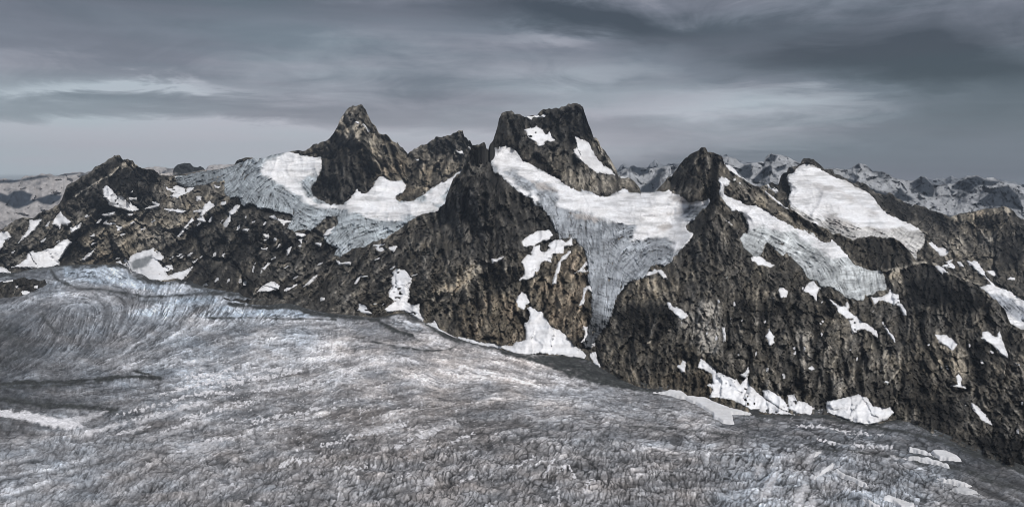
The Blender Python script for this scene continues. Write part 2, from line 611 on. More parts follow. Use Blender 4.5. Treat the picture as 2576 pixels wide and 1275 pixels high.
class Sheet:
    def __init__(self, u0, u1, top, bot, depth, step=2.0, jit=2.0, seed=0, calm=None, rows=None, foot=1.0):
        self.us = np.arange(u0, u1 + step, step)
        tv = top(self.us)
        jv = np.zeros(len(self.us))
        for q, (wl, am) in enumerate(((17, 1.0), (8, 0.9), (4.2, 0.7))):
            kn = np.arange(u0 - 50, u1 + 60, wl)
            kn = kn + (TAB[seed + q, np.arange(len(kn)) % 256] - 0.5) * wl * 0.8
            jv += np.interp(self.us, kn, (TAB[seed + q + 9, np.arange(len(kn)) % 256] - 0.5) * am * jit * 2.2)
        if calm:
            for a, b in calm:
                jv *= 1 - 0.9 * sstep(a - 6, a + 6, self.us) * sstep(b + 6, b - 6, self.us)
        self.top = tv + jv
        self.bot = np.maximum(bot(self.us) + (fbm(self.us / 13, self.us * 0 + 3, 4, seed + 5, 0.7) - 0.5) * 9 * foot, self.top + 4)
        n = rows or int(np.max(self.bot - self.top) / step) + 2
        t = np.linspace(0, 1, n)[:, None]
        self.U = np.tile(self.us, (n, 1))
        self.V = self.bot * (1 - t) + self.top * t
        self.t = t
        self.hb = self.bot[None] - self.V
        self.ht = self.V - self.top[None]
        self.D = depth(self.U, self.V)
        self.shape = self.U.shape

    def verts(self, D, skirt=True):
        """rows from below the foot, up the face, over the crest and down the back"""
        W = world(self.U, self.V, D)
        X, Y, Z = W[..., 0], W[..., 1], W[..., 2]
        first, last = W[0], W[-1]
        rows = []
        f1 = first.copy()
        f1[:, 2] -= 260
        rows.append(f1[None])
        rows.append(W)
        dirn = last / last[:, 1:2]
        dirn[:, 2] = 0
        for dy, dz in ((12, 6), (45, 35), (160, 150), (600, 620), (1500, 1500)):
            b = last + dirn * dy
            b[:, 2] -= dz
            b[:, 2] = np.maximum(b[:, 2], -1080)
            rows.append(b[None])
        return np.concatenate(rows, 0)

    def pad(self, A):
        return np.concatenate([A[:1], A] + [A[-1:]] * 5, 0)


# ------------------------------------------------------------------ fields of rock colour
ROCKF = [  # u, v, lightness, warmth
    (60, 620, 0, .3), (230, 480, -1, .1), (290, 410, -.9, .1), (330, 470, -.9, .1), (325, 410, .5, .7), (390, 440, -.2, .6), (300, 600, .5, .6), (450, 570, .6, .6), (430, 620, .3, .4), (200, 560, -.1, .4), (180, 620, .2, .6),
    (330, 660, .3, .9), (280, 655, -.2, .9), (550, 520, .2, .6), (600, 600, -.3, .3), (560, 680, -.4, .4), (750, 640, -.3, .2), (690, 560, -.6, .2), (905, 330, .9, .6), (900, 290, -.2, .4), (880, 430, -.8, .3), (830, 380, -.2, .6),
    (960, 400, .1, .8), (1000, 440, .2, .7), (1050, 440, .2, .7), (1100, 420, .1, .6), (1150, 350, -.5, .2), (1080, 380, -.2, .4), (1190, 430, -.8, .2), (1200, 550, -.7, .1), (1260, 500, -.6, .2), (1180, 640, -.4, .1), (1330, 560, -.6, .1),
    (1050, 620, -.2, .4), (1120, 680, .5, .6), (1160, 720, .7, .7), (1050, 760, 0, .7), (960, 680, -.5, .3), (1250, 780, .1, 1), (1210, 830, .4, 1), (1160, 780, .2, .8), (1260, 700, -.6, .5), (1430, 720, .1, 1), (1400, 780, .0, 1), (1350, 700, .2, .9),
    (1290, 330, -.7, .3), (1400, 310, -.9, .2), (1460, 300, -.9, .2), (1380, 420, -.4, .5), (1430, 460, .4, .6), (1540, 470, .2, .6), (1530, 390, .4, .6), (1590, 475, .3, .6), (1740, 420, -.7, .4), (1770, 430, -.4, .6), (1760, 490, .4, .7), (1720, 480, .1, .6),
    (1790, 540, -.9, .3), (1780, 620, -.8, .2), (1870, 480, .2, .5), (1870, 560, .2, .5), (1950, 540, .1, .7), (1840, 560, .1, .5), (1750, 680, -.5, .4), (1650, 720, .1, .7), (1600, 780, -.1, .6), (1640, 820, -.9, .3), (1590, 830, -.4, .5), (1650, 880, -.1, .7),
    (1700, 920, -.3, .8), (1780, 960, -.3, 1), (1800, 740, -.3, .5), (1800, 830, .3, .2), (1780, 780, .2, .2), (1870, 800, -.1, .4), (1900, 900, 0, .4), (2000, 850, .2, .4), (2080, 900, .1, .3), (2200, 870, .2, .4), (1980, 760, -.4, .5), (2080, 800, -.2, .5),
    (2180, 640, -.6, .5), (2120, 630, 0, .7), (2250, 700, .1, .4), (2320, 720, -.9, .1), (2300, 780, -.7, .2), (2400, 800, -.6, .2), (2440, 730, -.5, .3), (2500, 850, -.5, .3), (2300, 1000, -.7, .5), (2420, 900, .1, .6), (2410, 940, .3, .6), (2350, 930, -.3, .8), (2470, 910, -.9, .2),
    (2500, 1000, -.5, .3), (2500, 930, .0, .6), (2500, 1120, -1, .2), (2400, 1080, -.9, .3), (2380, 1050, -.4, .2), (2350, 620, -.2, .5), (2250, 540, -.7, .3), (2350, 560, -.7, .2), (2400, 600, -.3, .4), (2480, 560, .2, .8), (2450, 660, .2, .6), (2550, 600, -.8, .1), (2540, 680, -.3, .5),
    (2020, 420, -.9, .2), (1990, 480, -.8, .2), (800, 780, -.8, .3), (950, 760, -.6, .5), (850, 720, -.6, .4), (1000, 720, -.6, .4), (660, 770, -.9, .3)]
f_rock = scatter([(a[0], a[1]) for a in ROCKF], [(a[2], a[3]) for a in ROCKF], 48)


# bands and slabs of differing rock, dark gullies and rims, edge shading painted beside the ice tongue: (outline, lightness, warmth or None) and (line, half width, lightness)
ROCK_AREAS = [
    (R1((480, 440), (905, 130), (930, 190), (700, 330), (560, 450), (480, 490)), -1.1, .1), (R1((830, 320), (900, 240), (1060, 240), (1190, 260), (1200, 350), (1120, 450), (1000, 440), (880, 400)), -1.3, 0), (R1((935, 195), (970, 175), (1030, 215), (1020, 235), (940, 225)), 1.2, .8),
    (R1((700, 680), (1100, 560), (1450, 590), (1350, 700), (1200, 800), (1000, 880), (700, 900), (620, 760)), .7, .7), (R1((1240, 460), (1600, 370), (1700, 440), (1500, 540), (1250, 530)), .5, .7), (R1((480, 500), (760, 450), (800, 560), (640, 590), (480, 560)), -.2, .4),
    (R1((1500, 760), (1750, 560), (1970, 640), (1970, 1150), (1600, 1140), (1400, 1090), (1500, 950)), -.45, .35), (R1((680, 900), (900, 880), (960, 930), (800, 955), (680, 950)), -.5, 1),
    (R2((740, 400), (830, 380), (920, 420), (1010, 440), (1060, 480), (1110, 600), (1090, 700), (1020, 760), (880, 850), (780, 850), (620, 760), (700, 600), (720, 480)), -.75, .2), (R2((890, 290), (920, 250), (1000, 230), (1050, 290), (1020, 320), (980, 380), (900, 330)), 1.5, .6),
    (R2((1080, 320), (1250, 400), (1400, 520), (1350, 680), (1200, 640), (1130, 560), (1070, 420)), .3, .9), (R2((1500, 400), (1770, 310), (1830, 380), (1700, 440), (1550, 480)), -.9, .1), (R2((1480, 560), (1780, 500), (1750, 600), (1500, 740), (1300, 820), (1340, 700)), .35, .9),
    (R2((1640, 850), (1750, 640), (1830, 450), (1900, 390), (1970, 600), (1970, 900), (1800, 1000), (1650, 950)), -.15, .3), (R3((30, 650), (200, 640), (330, 640), (500, 800), (600, 880), (740, 1060), (600, 1060), (480, 1130), (300, 1150), (0, 1000)), -.4, .15),
    (R3((240, 400), (310, 170), (600, 190), (900, 100), (980, 220), (1030, 350), (1000, 560), (880, 480), (860, 350), (700, 300), (500, 260), (480, 520)), -.8, .15), (R3((250, 400), (330, 340), (480, 400), (560, 520), (480, 500)), .1, .8),
    (R3((690, 580), (900, 590), (1050, 640), (1300, 660), (1380, 760), (1270, 720), (1100, 790), (930, 740), (770, 660)), .8, .5), (Z1((60, 420), (200, 230), (380, 120), (420, 180), (340, 300), (240, 420), (280, 560), (150, 580), (20, 560)), -.8, .4),
    (Z1((0, 590), (200, 600), (400, 640), (380, 740), (220, 770), (190, 680), (0, 660)), .9, .6), (Z1((560, 280), (700, 400), (950, 560), (1100, 650), (1400, 870), (1700, 1060), (1700, 1180), (1400, 1010), (1150, 850), (920, 790), (650, 680), (650, 570), (700, 520), (580, 450)), .35, .6),
    (R6((520, 400), (700, 330), (860, 180), (960, 170), (980, 300), (1000, 440), (960, 600), (980, 720), (930, 870), (860, 840), (780, 760), (700, 730), (640, 610), (540, 560)), .5, 1.1), (R6((170, 350), (300, 290), (390, 330), (400, 430), (200, 420)), -1.4, .2),
    (R6((0, 460), (150, 340), (270, 270), (370, 220), (330, 200), (240, 230), (100, 260), (0, 330), (-150, 470), (-150, 560)), 1.2, .8), (R6((0, 560), (400, 480), (500, 720), (520, 830), (400, 880), (100, 830), (0, 800)), .3, 1.1),
    (R6((1200, 660), (1350, 580), (1550, 560), (1650, 640), (1600, 760), (1480, 880), (1380, 760), (1250, 820)), -1.4, .3), (R6((1300, 400), (1500, 370), (1620, 450), (1640, 600), (1500, 540), (1350, 560), (1240, 600), (1250, 480)), .5, .8),
    (R6((1700, 560), (1900, 540), (1970, 600), (1960, 980), (1850, 970), (1750, 850)), .6, .1), (R6((1650, 900), (1850, 970), (1830, 1050), (1650, 980)), -1, .5), (R6((1500, 1100), (1900, 1100), (1930, 1200), (1600, 1210)), -.3, 1.1),
    (Q3((690, 380), (780, 400), (780, 560), (730, 640), (690, 560)), .9, .1), (Q3((830, 320), (980, 340), (1000, 420), (930, 560), (850, 520)), .6, .6), (Q3((1030, 470), (1090, 560), (1060, 600)), .8, .1), (Q3((880, 650), (950, 640), (950, 760), (890, 760)), .8, .1),
    (Q3((1080, 480), (1240, 500), (1270, 580), (1200, 670), (1110, 640)), .4, .7), (Q3((170, 220), (270, 260), (290, 560), (200, 520), (120, 350)), .7, .1), (Q3((330, 220), (600, 230), (640, 300), (500, 330), (380, 300)), -1, .3), (Q3((490, 170), (560, 180), (600, 205), (540, 215)), 1.1, .9),
    (Q3((1290, 130), (1450, 100), (1560, 160), (1650, 180), (1720, 250), (1700, 300), (1500, 290), (1350, 230)), -1.1, 0), (Q3((1280, 600), (1460, 600), (1560, 760), (1620, 900), (1400, 880), (1260, 760)), -.5, .5), (Q3((1460, 360), (1600, 480), (1640, 500), (1630, 640), (1570, 640), (1540, 560), (1440, 600)), .6, .7),
    (Q3((1660, 470), (1740, 450), (1760, 600), (1740, 700), (1680, 680), (1650, 560)), -1.7, .1), (Q3((1780, 520), (1860, 600), (1850, 680), (1790, 600)), .5, .7), (Q3((1650, 980), (1962, 1000), (1962, 1170), (1800, 1110)), -1.2, .3), (Q3((1300, 760), (1500, 800), (1600, 1000), (1450, 950)), -.9, .3),
    (Q3((420, 340), (600, 380), (650, 560), (560, 700), (440, 640)), -.1, .5), (R4((540, 740), (700, 780), (960, 765), (1130, 880), (1130, 940), (1000, 990), (820, 1000), (700, 950), (600, 850)), -.9, .5), (R4((1050, 1000), (1160, 960), (1290, 970), (1500, 1080), (1700, 1180), (1700, 1275), (1100, 1275)), -.9, 0),
    (R4((870, 430), (1100, 500), (1250, 560), (1380, 620), (1400, 680), (1300, 660), (1100, 640), (960, 560), (900, 500)), -.9, .2), (R4((1400, 600), (1600, 570), (1850, 540), (1880, 570), (1700, 590), (1500, 640)), 1.2, .9), (R4((1640, 660), (1830, 600), (1720, 720)), -1, 0),
    (R4((1700, 800), (1980, 700), (1980, 1000), (1800, 1000)), -1, 0), (R4((1200, 760), (1500, 800), (1600, 900), (1300, 920)), .3, .6), (R4((940, 1010), (1050, 1010), (1060, 1200), (960, 1130)), .8, .7), (R5((1080, 100), (1450, 60), (1480, 300), (1420, 440), (1390, 250), (1250, 170)), -.5, .5),
    (R5((880, 400), (980, 380), (960, 520), (860, 500)), .5, .2), (R5((0, 60), (250, 80), (330, 200), (250, 300), (50, 330)), -.2, .6)]
ROCK_LINES = [
    (R1((560, 455), (700, 360), (850, 280), (930, 205)), 2.5, 1.7), (R1((480, 960), (600, 780), (760, 640), (800, 560)), 13, -1.1), (R1((1480, 740), (1600, 640), (1800, 500), (1830, 470)), 11, -1.1), (R1((1250, 860), (1400, 800), (1500, 740)), 7, -.9), (R1((1250, 960), (1380, 860), (1560, 760)), 5, -.7),
    (R1((820, 560), (960, 530), (1100, 540)), 6, -1), (R1((1380, 1080), (1560, 900), (1700, 780)), 6, -.8), (R1((1560, 1120), (1700, 960), (1850, 800)), 6, -.7), (R1((440, 920), (520, 860), (540, 800)), 6, -1.6),
    (R2((100, 885), (180, 858), (260, 900), (400, 925), (480, 945)), 7, -1.4), (R2((380, 1270), (450, 1190), (560, 1100), (620, 1050)), 5, -1.2), (R2((700, 1290), (740, 1180), (760, 1150)), 12, -1.5), (R2((500, 1290), (600, 1180), (700, 1100)), 5, -.8), (R2((1060, 380), (1110, 500), (1160, 620)), 3, 1.3), (R2((1010, 330), (1000, 420)), 6, -1.3),
    (R2((1240, 420), (1260, 560), (1330, 680)), 4, -.8), (R2((1450, 540), (1400, 640), (1330, 760)), 5, -.9), (R3((95, 750), (90, 870)), 4, 1.4), (R3((160, 790), (150, 890)), 4, 1.1), (R3((55, 800), (60, 920)), 5, -1.2), (R3((210, 780), (200, 960)), 6, -1.2), (R3((280, 650), (330, 780), (400, 960)), 6, -.9), (R3((420, 800), (470, 960)), 5, -.7),
    (R3((1050, 360), (1090, 450), (1190, 600)), 6, 1.3), (R3((860, 350), (850, 480), (900, 560)), 7, -1), (R3((600, 500), (680, 600), (760, 660)), 8, -1), (R3((620, 860), (700, 950), (745, 1050)), 4, -2), (Z1((430, 250), (450, 370)), 4, 1.3), (Z1((310, 230), (255, 330)), 4, 1.0), (Z1((520, 200), (510, 420), (500, 650), (470, 850), (410, 950), (400, 1100)), 8, -1.7),
    (Z1((540, 900), (640, 980), (740, 1080)), 4, 1.1), (Z1((870, 960), (910, 1060), (910, 1140)), 6, -1.1), (Z1((1340, 440), (1310, 540), (1400, 680)), 7, -.8), (R6((510, 400), (520, 480), (535, 560)), 3, -1.8), (R6((718, 430), (690, 520), (650, 610)), 3, -1.5), (R6((955, 370), (990, 440)), 7, -1.7), (R6((1290, 400), (1230, 500), (1180, 620), (1100, 780)), 5, -1.4),  # last entry: painted edge shading right of the ice tongue
    (R6((975, 640), (1000, 740), (955, 880)), 8, -1.5), (R6((985, 160), (975, 280)), 4, -1), (R6((1505, 690), (1450, 860)), 7, 1.7), (R6((540, 680), (535, 620)), 6, -1.5), (R6((210, 820), (330, 840)), 4, -1.6), (R6((80, 700), (110, 830)), 6, -1.1), (R6((440, 640), (500, 700), (515, 800)), 6, -1),  # first two: painted edge shading left of the ice tongue
    (Q3((600, 200), (640, 330), (690, 470), (720, 640), (730, 740)), 5, -1.7), (Q3((780, 200), (800, 320), (800, 500), (790, 560)), 5, -1.5), (Q3((1060, 540), (1040, 650), (1060, 720)), 6, -1.6), (Q3((870, 640), (880, 790)), 6, -1.6), (Q3((680, 600), (700, 720)), 6, -1.3), (Q3((310, 300), (320, 500)), 4, -1.1), (Q3((820, 640), (770, 780)), 5, -1.2),
    (Q3((960, 420), (940, 520), (980, 640)), 4, -1), (Q3((1180, 340), (1130, 440), (1160, 520)), 5, -1.1), (Q3((1260, 520), (1275, 600), (1210, 680)), 3, 1.2), (Q3((430, 500), (450, 640)), 5, -.9), (Q3((1380, 320), (1400, 460), (1460, 560)), 7, -.9), (Q3((1560, 500), (1580, 640)), 3, .9), (Q3((1545, 700), (1580, 740), (1640, 725)), 5, -1.5),
    (R4((930, 1012), (1080, 992), (1150, 955), (1240, 948)), 3, 1.4), (R4((1290, 955), (1400, 1030), (1560, 1090), (1650, 1130)), 2.5, 1.2), (R4((1580, 650), (1640, 700), (1710, 790)), 3, 1.3), (R4((1860, 600), (1800, 700), (1720, 790)), 3, 1), (R4((1480, 760), (1540, 830)), 4, .9), (R4((200, 600), (350, 690), (520, 790)), 6, -.5), (R4((130, 320), (200, 400), (210, 480)), 8, -1.2)]


def rock_features(U, V, seed):
    w1 = (fbm(U / 13, V / 11, 4, seed + 120, 0.65) - 0.5) * 20
    w2 = (fbm(U / 9, V / 12, 3, seed + 131, 0.65) - 0.5) * 9
    L = np.zeros(U.shape)
    Wd = np.zeros(U.shape)
    cut = np.zeros(U.shape)
    for poly, l, w in ROCK_AREAS:
        m = sstep(-5, 6, sdist(U, V, poly, 22) + w1)
        L += l * m
        Wd += (w - 0.45) * m
    for line, hw, l in ROCK_LINES:
        d = np.maximum(linedist(U, V, line, 45) + w2 * 0.6, 0)
        m = np.exp(-d ** 2 / (2 * (hw * 0.8) ** 2)) * (d < 44)
        L += l * m
        cut += (1 if l < 0 else -1) * m * min(hw, 9) * 0.0022
    return L, Wd, cut


def rock_relief(S, seed, k=1.0, rot=0.0):
    """big: spurs that the snow follows too; fine: ribs, ledges and blocks of bare rock (share of the distance)"""
    U, V = S.U, S.V
    w1 = (fbm(U / 60, V / 60, 3, seed + 50) - 0.5) * 50
    big = fbm((U + w1) / 120, (V + w1) / 170, 4, seed, 0.5, True) - 0.45
    mid = fbm((U + w1) / 34, (V - w1) / 55, 5, seed + 9, 0.58, True) - 0.42
    blocks = fbm(U / 11, V / 9, 4, seed + 21, 0.65) - 0.5
    l1 = msample(L_ROCK1, U, V)
    l2 = msample(L_ROCK2, U, V)
    tiny = fbm(U / 4.6, V / 4.2, 2, seed + 25, 0.7) - 0.5
    cr, sr = math.cos(rot), math.sin(rot)
    wx = U + (fbm(U / 22, V / 22, 4, seed + 140, 0.6) - 0.5) * 20
    wy = V + (fbm(U / 22, V / 22, 4, seed + 150, 0.6) - 0.5) * 20
    xa, ya = wx * cr - wy * sr, wx * sr + wy * cr
    h1, e1 = facet(xa / 52, ya / 95, seed + 1)
    h2, e2 = facet(xa / 21, ya / 36, seed + 2)
    h3, e3 = facet(xa / 9.5, ya / 15, seed + 3)
    S.joint = 0.9 * np.exp(-(e2 / 0.09) ** 2) + 0.7 * np.exp(-(e1 / 0.05) ** 2) + 0.5 * np.exp(-(e3 / 0.12) ** 2)
    S.flat = h3
    fine = 0.008 * mid + 0.0020 * l1 + 0.0008 * l2 + 0.0045 * blocks + 0.0015 * tiny + 0.0125 * h2 + 0.0060 * h3 - 0.0020 * S.joint
    S.h1 = h1 * sstep(0, 30, S.hb) * (0.3 + 0.7 * sstep(0, 14, S.ht))
    att = sstep(0, 14, S.hb) * (0.35 + 0.65 * sstep(0, 10, S.ht))
    S.fL, S.fW, cut = rock_features(U, V, seed)
    fine = fine - cut
    return -0.028 * big * att * k, -fine * att * k, l1, l2, blocks, mid


def rock_colour(S, l1, l2, blocks, mid, seed):
    U, V = S.U, S.V
    f = f_rock(U, V)
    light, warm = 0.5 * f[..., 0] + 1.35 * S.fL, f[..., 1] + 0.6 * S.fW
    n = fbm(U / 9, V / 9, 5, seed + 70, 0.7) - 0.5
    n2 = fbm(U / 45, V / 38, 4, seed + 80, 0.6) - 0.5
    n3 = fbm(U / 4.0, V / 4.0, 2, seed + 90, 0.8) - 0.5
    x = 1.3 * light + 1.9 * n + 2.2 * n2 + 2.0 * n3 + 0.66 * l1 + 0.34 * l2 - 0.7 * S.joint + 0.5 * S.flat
    a = 0.084 * np.exp(0.60 * x)
    wn = np.clip(0.85 * warm + 1.0 * (fbm(U / 30, V / 26, 4, seed + 95) - 0.5) + 0.06 * l1, 0, 1.4)
    cold = np.array([1.06, 1.0, 0.91])
    brown = np.array([1.17, 1.02, 0.79])
    rust = np.array([1.24, 0.99, 0.74])
    w2 = np.clip(wn - 0.85, 0, 1)[..., None] * 1.4
    tint = cold + (brown - cold) * np.clip(wn, 0, 1)[..., None]
    tint = tint + (rust - tint) * np.clip(w2, 0, 1)
    return np.clip(a, 0.006, 0.42)[..., None] * tint


# ------------------------------------------------------------------ glacier plane and the line where rock meets it


def plane_depth(V):
    return F * HG / np.maximum(V - VH, 60.0)


EDGE_L = R1((-500, 1035), (0, 1032), (85, 1038), (200, 1000), (290, 990), (450, 972), (560, 965), (650, 958), (760, 965), (870, 952), (960, 978), (990, 1068), (1100, 1082), (1220, 1092),
            (1380, 1088), (1450, 1118), (1560, 1145), (1700, 1160), (1800, 1180))
EDGE_R = P((560, 752), (600, 757)) + R5((110, 452), (300, 466), (480, 455), (570, 490), (700, 520), (900, 535), (1050, 550), (1130, 560), (1200, 535), (1310, 510), (1430, 570), (1490, 600),
                           (1590, 650), (1700, 702), (1850, 748), (1970, 776)) + R6((60, 850), (200, 885), (450, 945), (800, 962), (960, 985), (1080, 1050), (1200, 1120), (1340, 1190), (1450, 1218), (1600, 1222)) \
    + Q3((40, 742), (120, 768), (200, 778), (300, 815), (450, 862), (560, 862), (680, 866), (790, 868), (850, 862), (940, 882), (1020, 907), (1090, 922), (1180, 908), (1250, 885), (1350, 915), (1490, 988), (1580, 1022),
         (1650, 1062), (1750, 1102), (1850, 1134), (1962, 1178), (2300, 1290))
edge_l, edge_r = curve(EDGE_L), curve(EDGE_R)


def edge_any(u):
    w = sstep(540, 640, u)
    return edge_l(u) * (1 - w) + edge_r(u) * w


def edge_pts(fn, u0, u1, n):
    return [(u, float(fn(u)), float(plane_depth(fn(u)))) for u in np.linspace(u0, u1, n)]


# ------------------------------------------------------------------ sheet 1: western mountains
TOP1 = monotone(P((-160, 640)) + R1((0, 690), (60, 665), (120, 625), (180, 610), (250, 605), (300, 570), (380, 545), (430, 515), (468, 470), (480, 430), (510, 380), (560, 345), (620, 300), (700, 250),
                (780, 195), (850, 150), (905, 128), (925, 160), (935, 175), (970, 158), (1010, 175), (1035, 215), (1060, 230), (1110, 247), (1170, 252), (1195, 265), (1215, 290), (1300, 292),
                (1380, 284), (1500, 262), (1600, 250), (1700, 235), (1780, 208), (1790, 180), (1815, 155), (1860, 150), (1900, 160), (1960, 158), (2010, 158), (2060, 135))
                + R2((400, 466), (450, 458), (520, 447), (585, 446), (592, 435), (680, 400), (750, 370), (790, 325), (830, 255), (850, 215), (875, 165), (905, 130), (935, 112), (980, 103),
                     (1010, 110), (1035, 135), (1050, 170), (1080, 220), (1110, 265), (1135, 310), (1160, 318), (1190, 320), (1215, 345), (1240, 375), (1262, 385), (1272, 400), (1280, 378),
                     (1290, 400), (1310, 425), (1340, 455), (1355, 468), (1400, 445), (1450, 420), (1500, 398), (1520, 370), (1570, 350), (1640, 340), (1700, 320), (1740, 303), (1775, 300),
                     (1785, 345), (1830, 370), (1850, 405), (1880, 440), (1950, 520), (2050, 640)))
BOT1 = EDGE_L + P((640, 752), (700, 770), (900, 790), (1260, 800))
D1 = Depth(edge_pts(edge_l, -160, 590, 12) + [
    (700, 770, 6500), (900, 790, 6600), (1100, 790, 7000), (1260, 790, 7300),
    (-160, 640, 9600), (0, 574, 9500), (100, 545, 9900), (160, 490, 10300), (235, 440, 10700), (298, 390, 10900), (335, 405, 10800), (390, 430, 10700), (300, 470, 10100), (230, 520, 9900),
    (340, 500, 10250), (250, 500, 9800), (340, 540, 10000), (420, 520, 9950), (120, 600, 9400), (250, 600, 9450), (400, 600, 9300), (200, 560, 9600), (150, 650, 9150), (330, 650, 9100),
    (430, 441, 11300), (500, 434, 11400), (590, 420, 11200), (640, 400, 10900), (730, 383, 10700), (800, 385, 10700), (550, 480, 10300), (480, 520, 9700), (620, 510, 9150), (700, 470, 9900), (760, 440, 10200),
    (550, 590, 8800), (600, 650, 8000), (500, 650, 8500), (700, 560, 8600), (690, 640, 7900), (760, 700, 7200), (860, 645, 7700), (860, 560, 8500), (940, 600, 8400), (800, 620, 8000),
    (780, 400, 10500), (830, 350, 10600), (900, 267, 10800), (900, 330, 10400), (880, 420, 9900), (850, 512, 9350), (800, 470, 9800), (930, 440, 9900), (985, 370, 10600), (1030, 400, 10800), (990, 450, 9900),
    (920, 520, 9100), (1000, 540, 8900), (1080, 540, 8700), (1040, 500, 9300), (1080, 380, 10900), (1160, 335, 10900), (1200, 400, 10800), (1100, 440, 10200), (1050, 490, 9600), (1150, 460, 9900), (1250, 430, 10600),
    (1150, 600, 8400), (1250, 600, 8600)])
# ------------------------------------------------------------------ sheet 2: central and eastern mountains
TOP2 = monotone(P((560, 752), (600, 755), (700, 754), (790, 746), (812, 722), (822, 690), (838, 655)) + R2(
    (860, 1240), (940, 1190), (1060, 1165), (1100, 1130), (1200, 1110), (1260, 1070), (1340, 1015), (1400, 965), (1450, 935), (1510, 918), (1560, 925), (1590, 900), (1600, 870), (1640, 850), (1650, 790),
    (1690, 700), (1705, 660), (1740, 630), (1770, 600), (1790, 540), (1810, 480), (1830, 450), (1850, 418), (1885, 400), (1915, 391), (1945, 398)) + R3(
    (205, 402), (216, 440), (232, 446), (242, 408), (270, 370), (300, 270), (310, 215), (330, 175), (370, 152), (405, 148), (440, 160), (480, 175), (520, 183), (600, 176), (610, 160), (630, 143),
    (700, 138), (770, 130), (810, 112), (880, 98), (930, 97), (950, 110), (960, 160), (980, 215), (1010, 290), (1030, 340), (1050, 345), (1070, 375), (1080, 415), (1110, 440), (1140, 490), (1170, 540),
    (1200, 600), (1215, 640), (1270, 650), (1310, 670), (1350, 700), (1380, 735), (1388, 768), (1450, 771), (1500, 764), (1520, 735), (1560, 700), (1585, 660)) + Z1(
    (0, 465), (20, 430), (60, 370), (110, 300), (170, 240), (240, 190), (310, 155), (350, 120), (385, 112), (415, 130), (425, 170), (500, 180), (540, 210), (600, 225), (612, 250), (622, 290), (640, 320), (700, 350),
    (760, 390), (800, 435), (860, 480), (930, 545), (1000, 580), (1060, 600), (1110, 640), (1200, 700), (1260, 750), (1400, 850), (1500, 920), (1600, 985), (1680, 1000), (1750, 1050), (1820, 1080)) + R4(
    (500, 705), (530, 735), (570, 730), (620, 755), (680, 785), (730, 765), (800, 755), (870, 765), (960, 755), (1000, 775), (1040, 800), (1090, 845), (1135, 900)) + Z4(
    (170, 330), (240, 345), (320, 338), (380, 370), (430, 395), (520, 458), (600, 510), (690, 540), (760, 580), (820, 610), (880, 640), (930, 690), (990, 740), (1050, 810), (1100, 870), (1118, 930), (1150, 985),
    (1200, 1010), (1288, 1060), (1500, 1200), (1900, 1500)))
BOT2 = EDGE_R
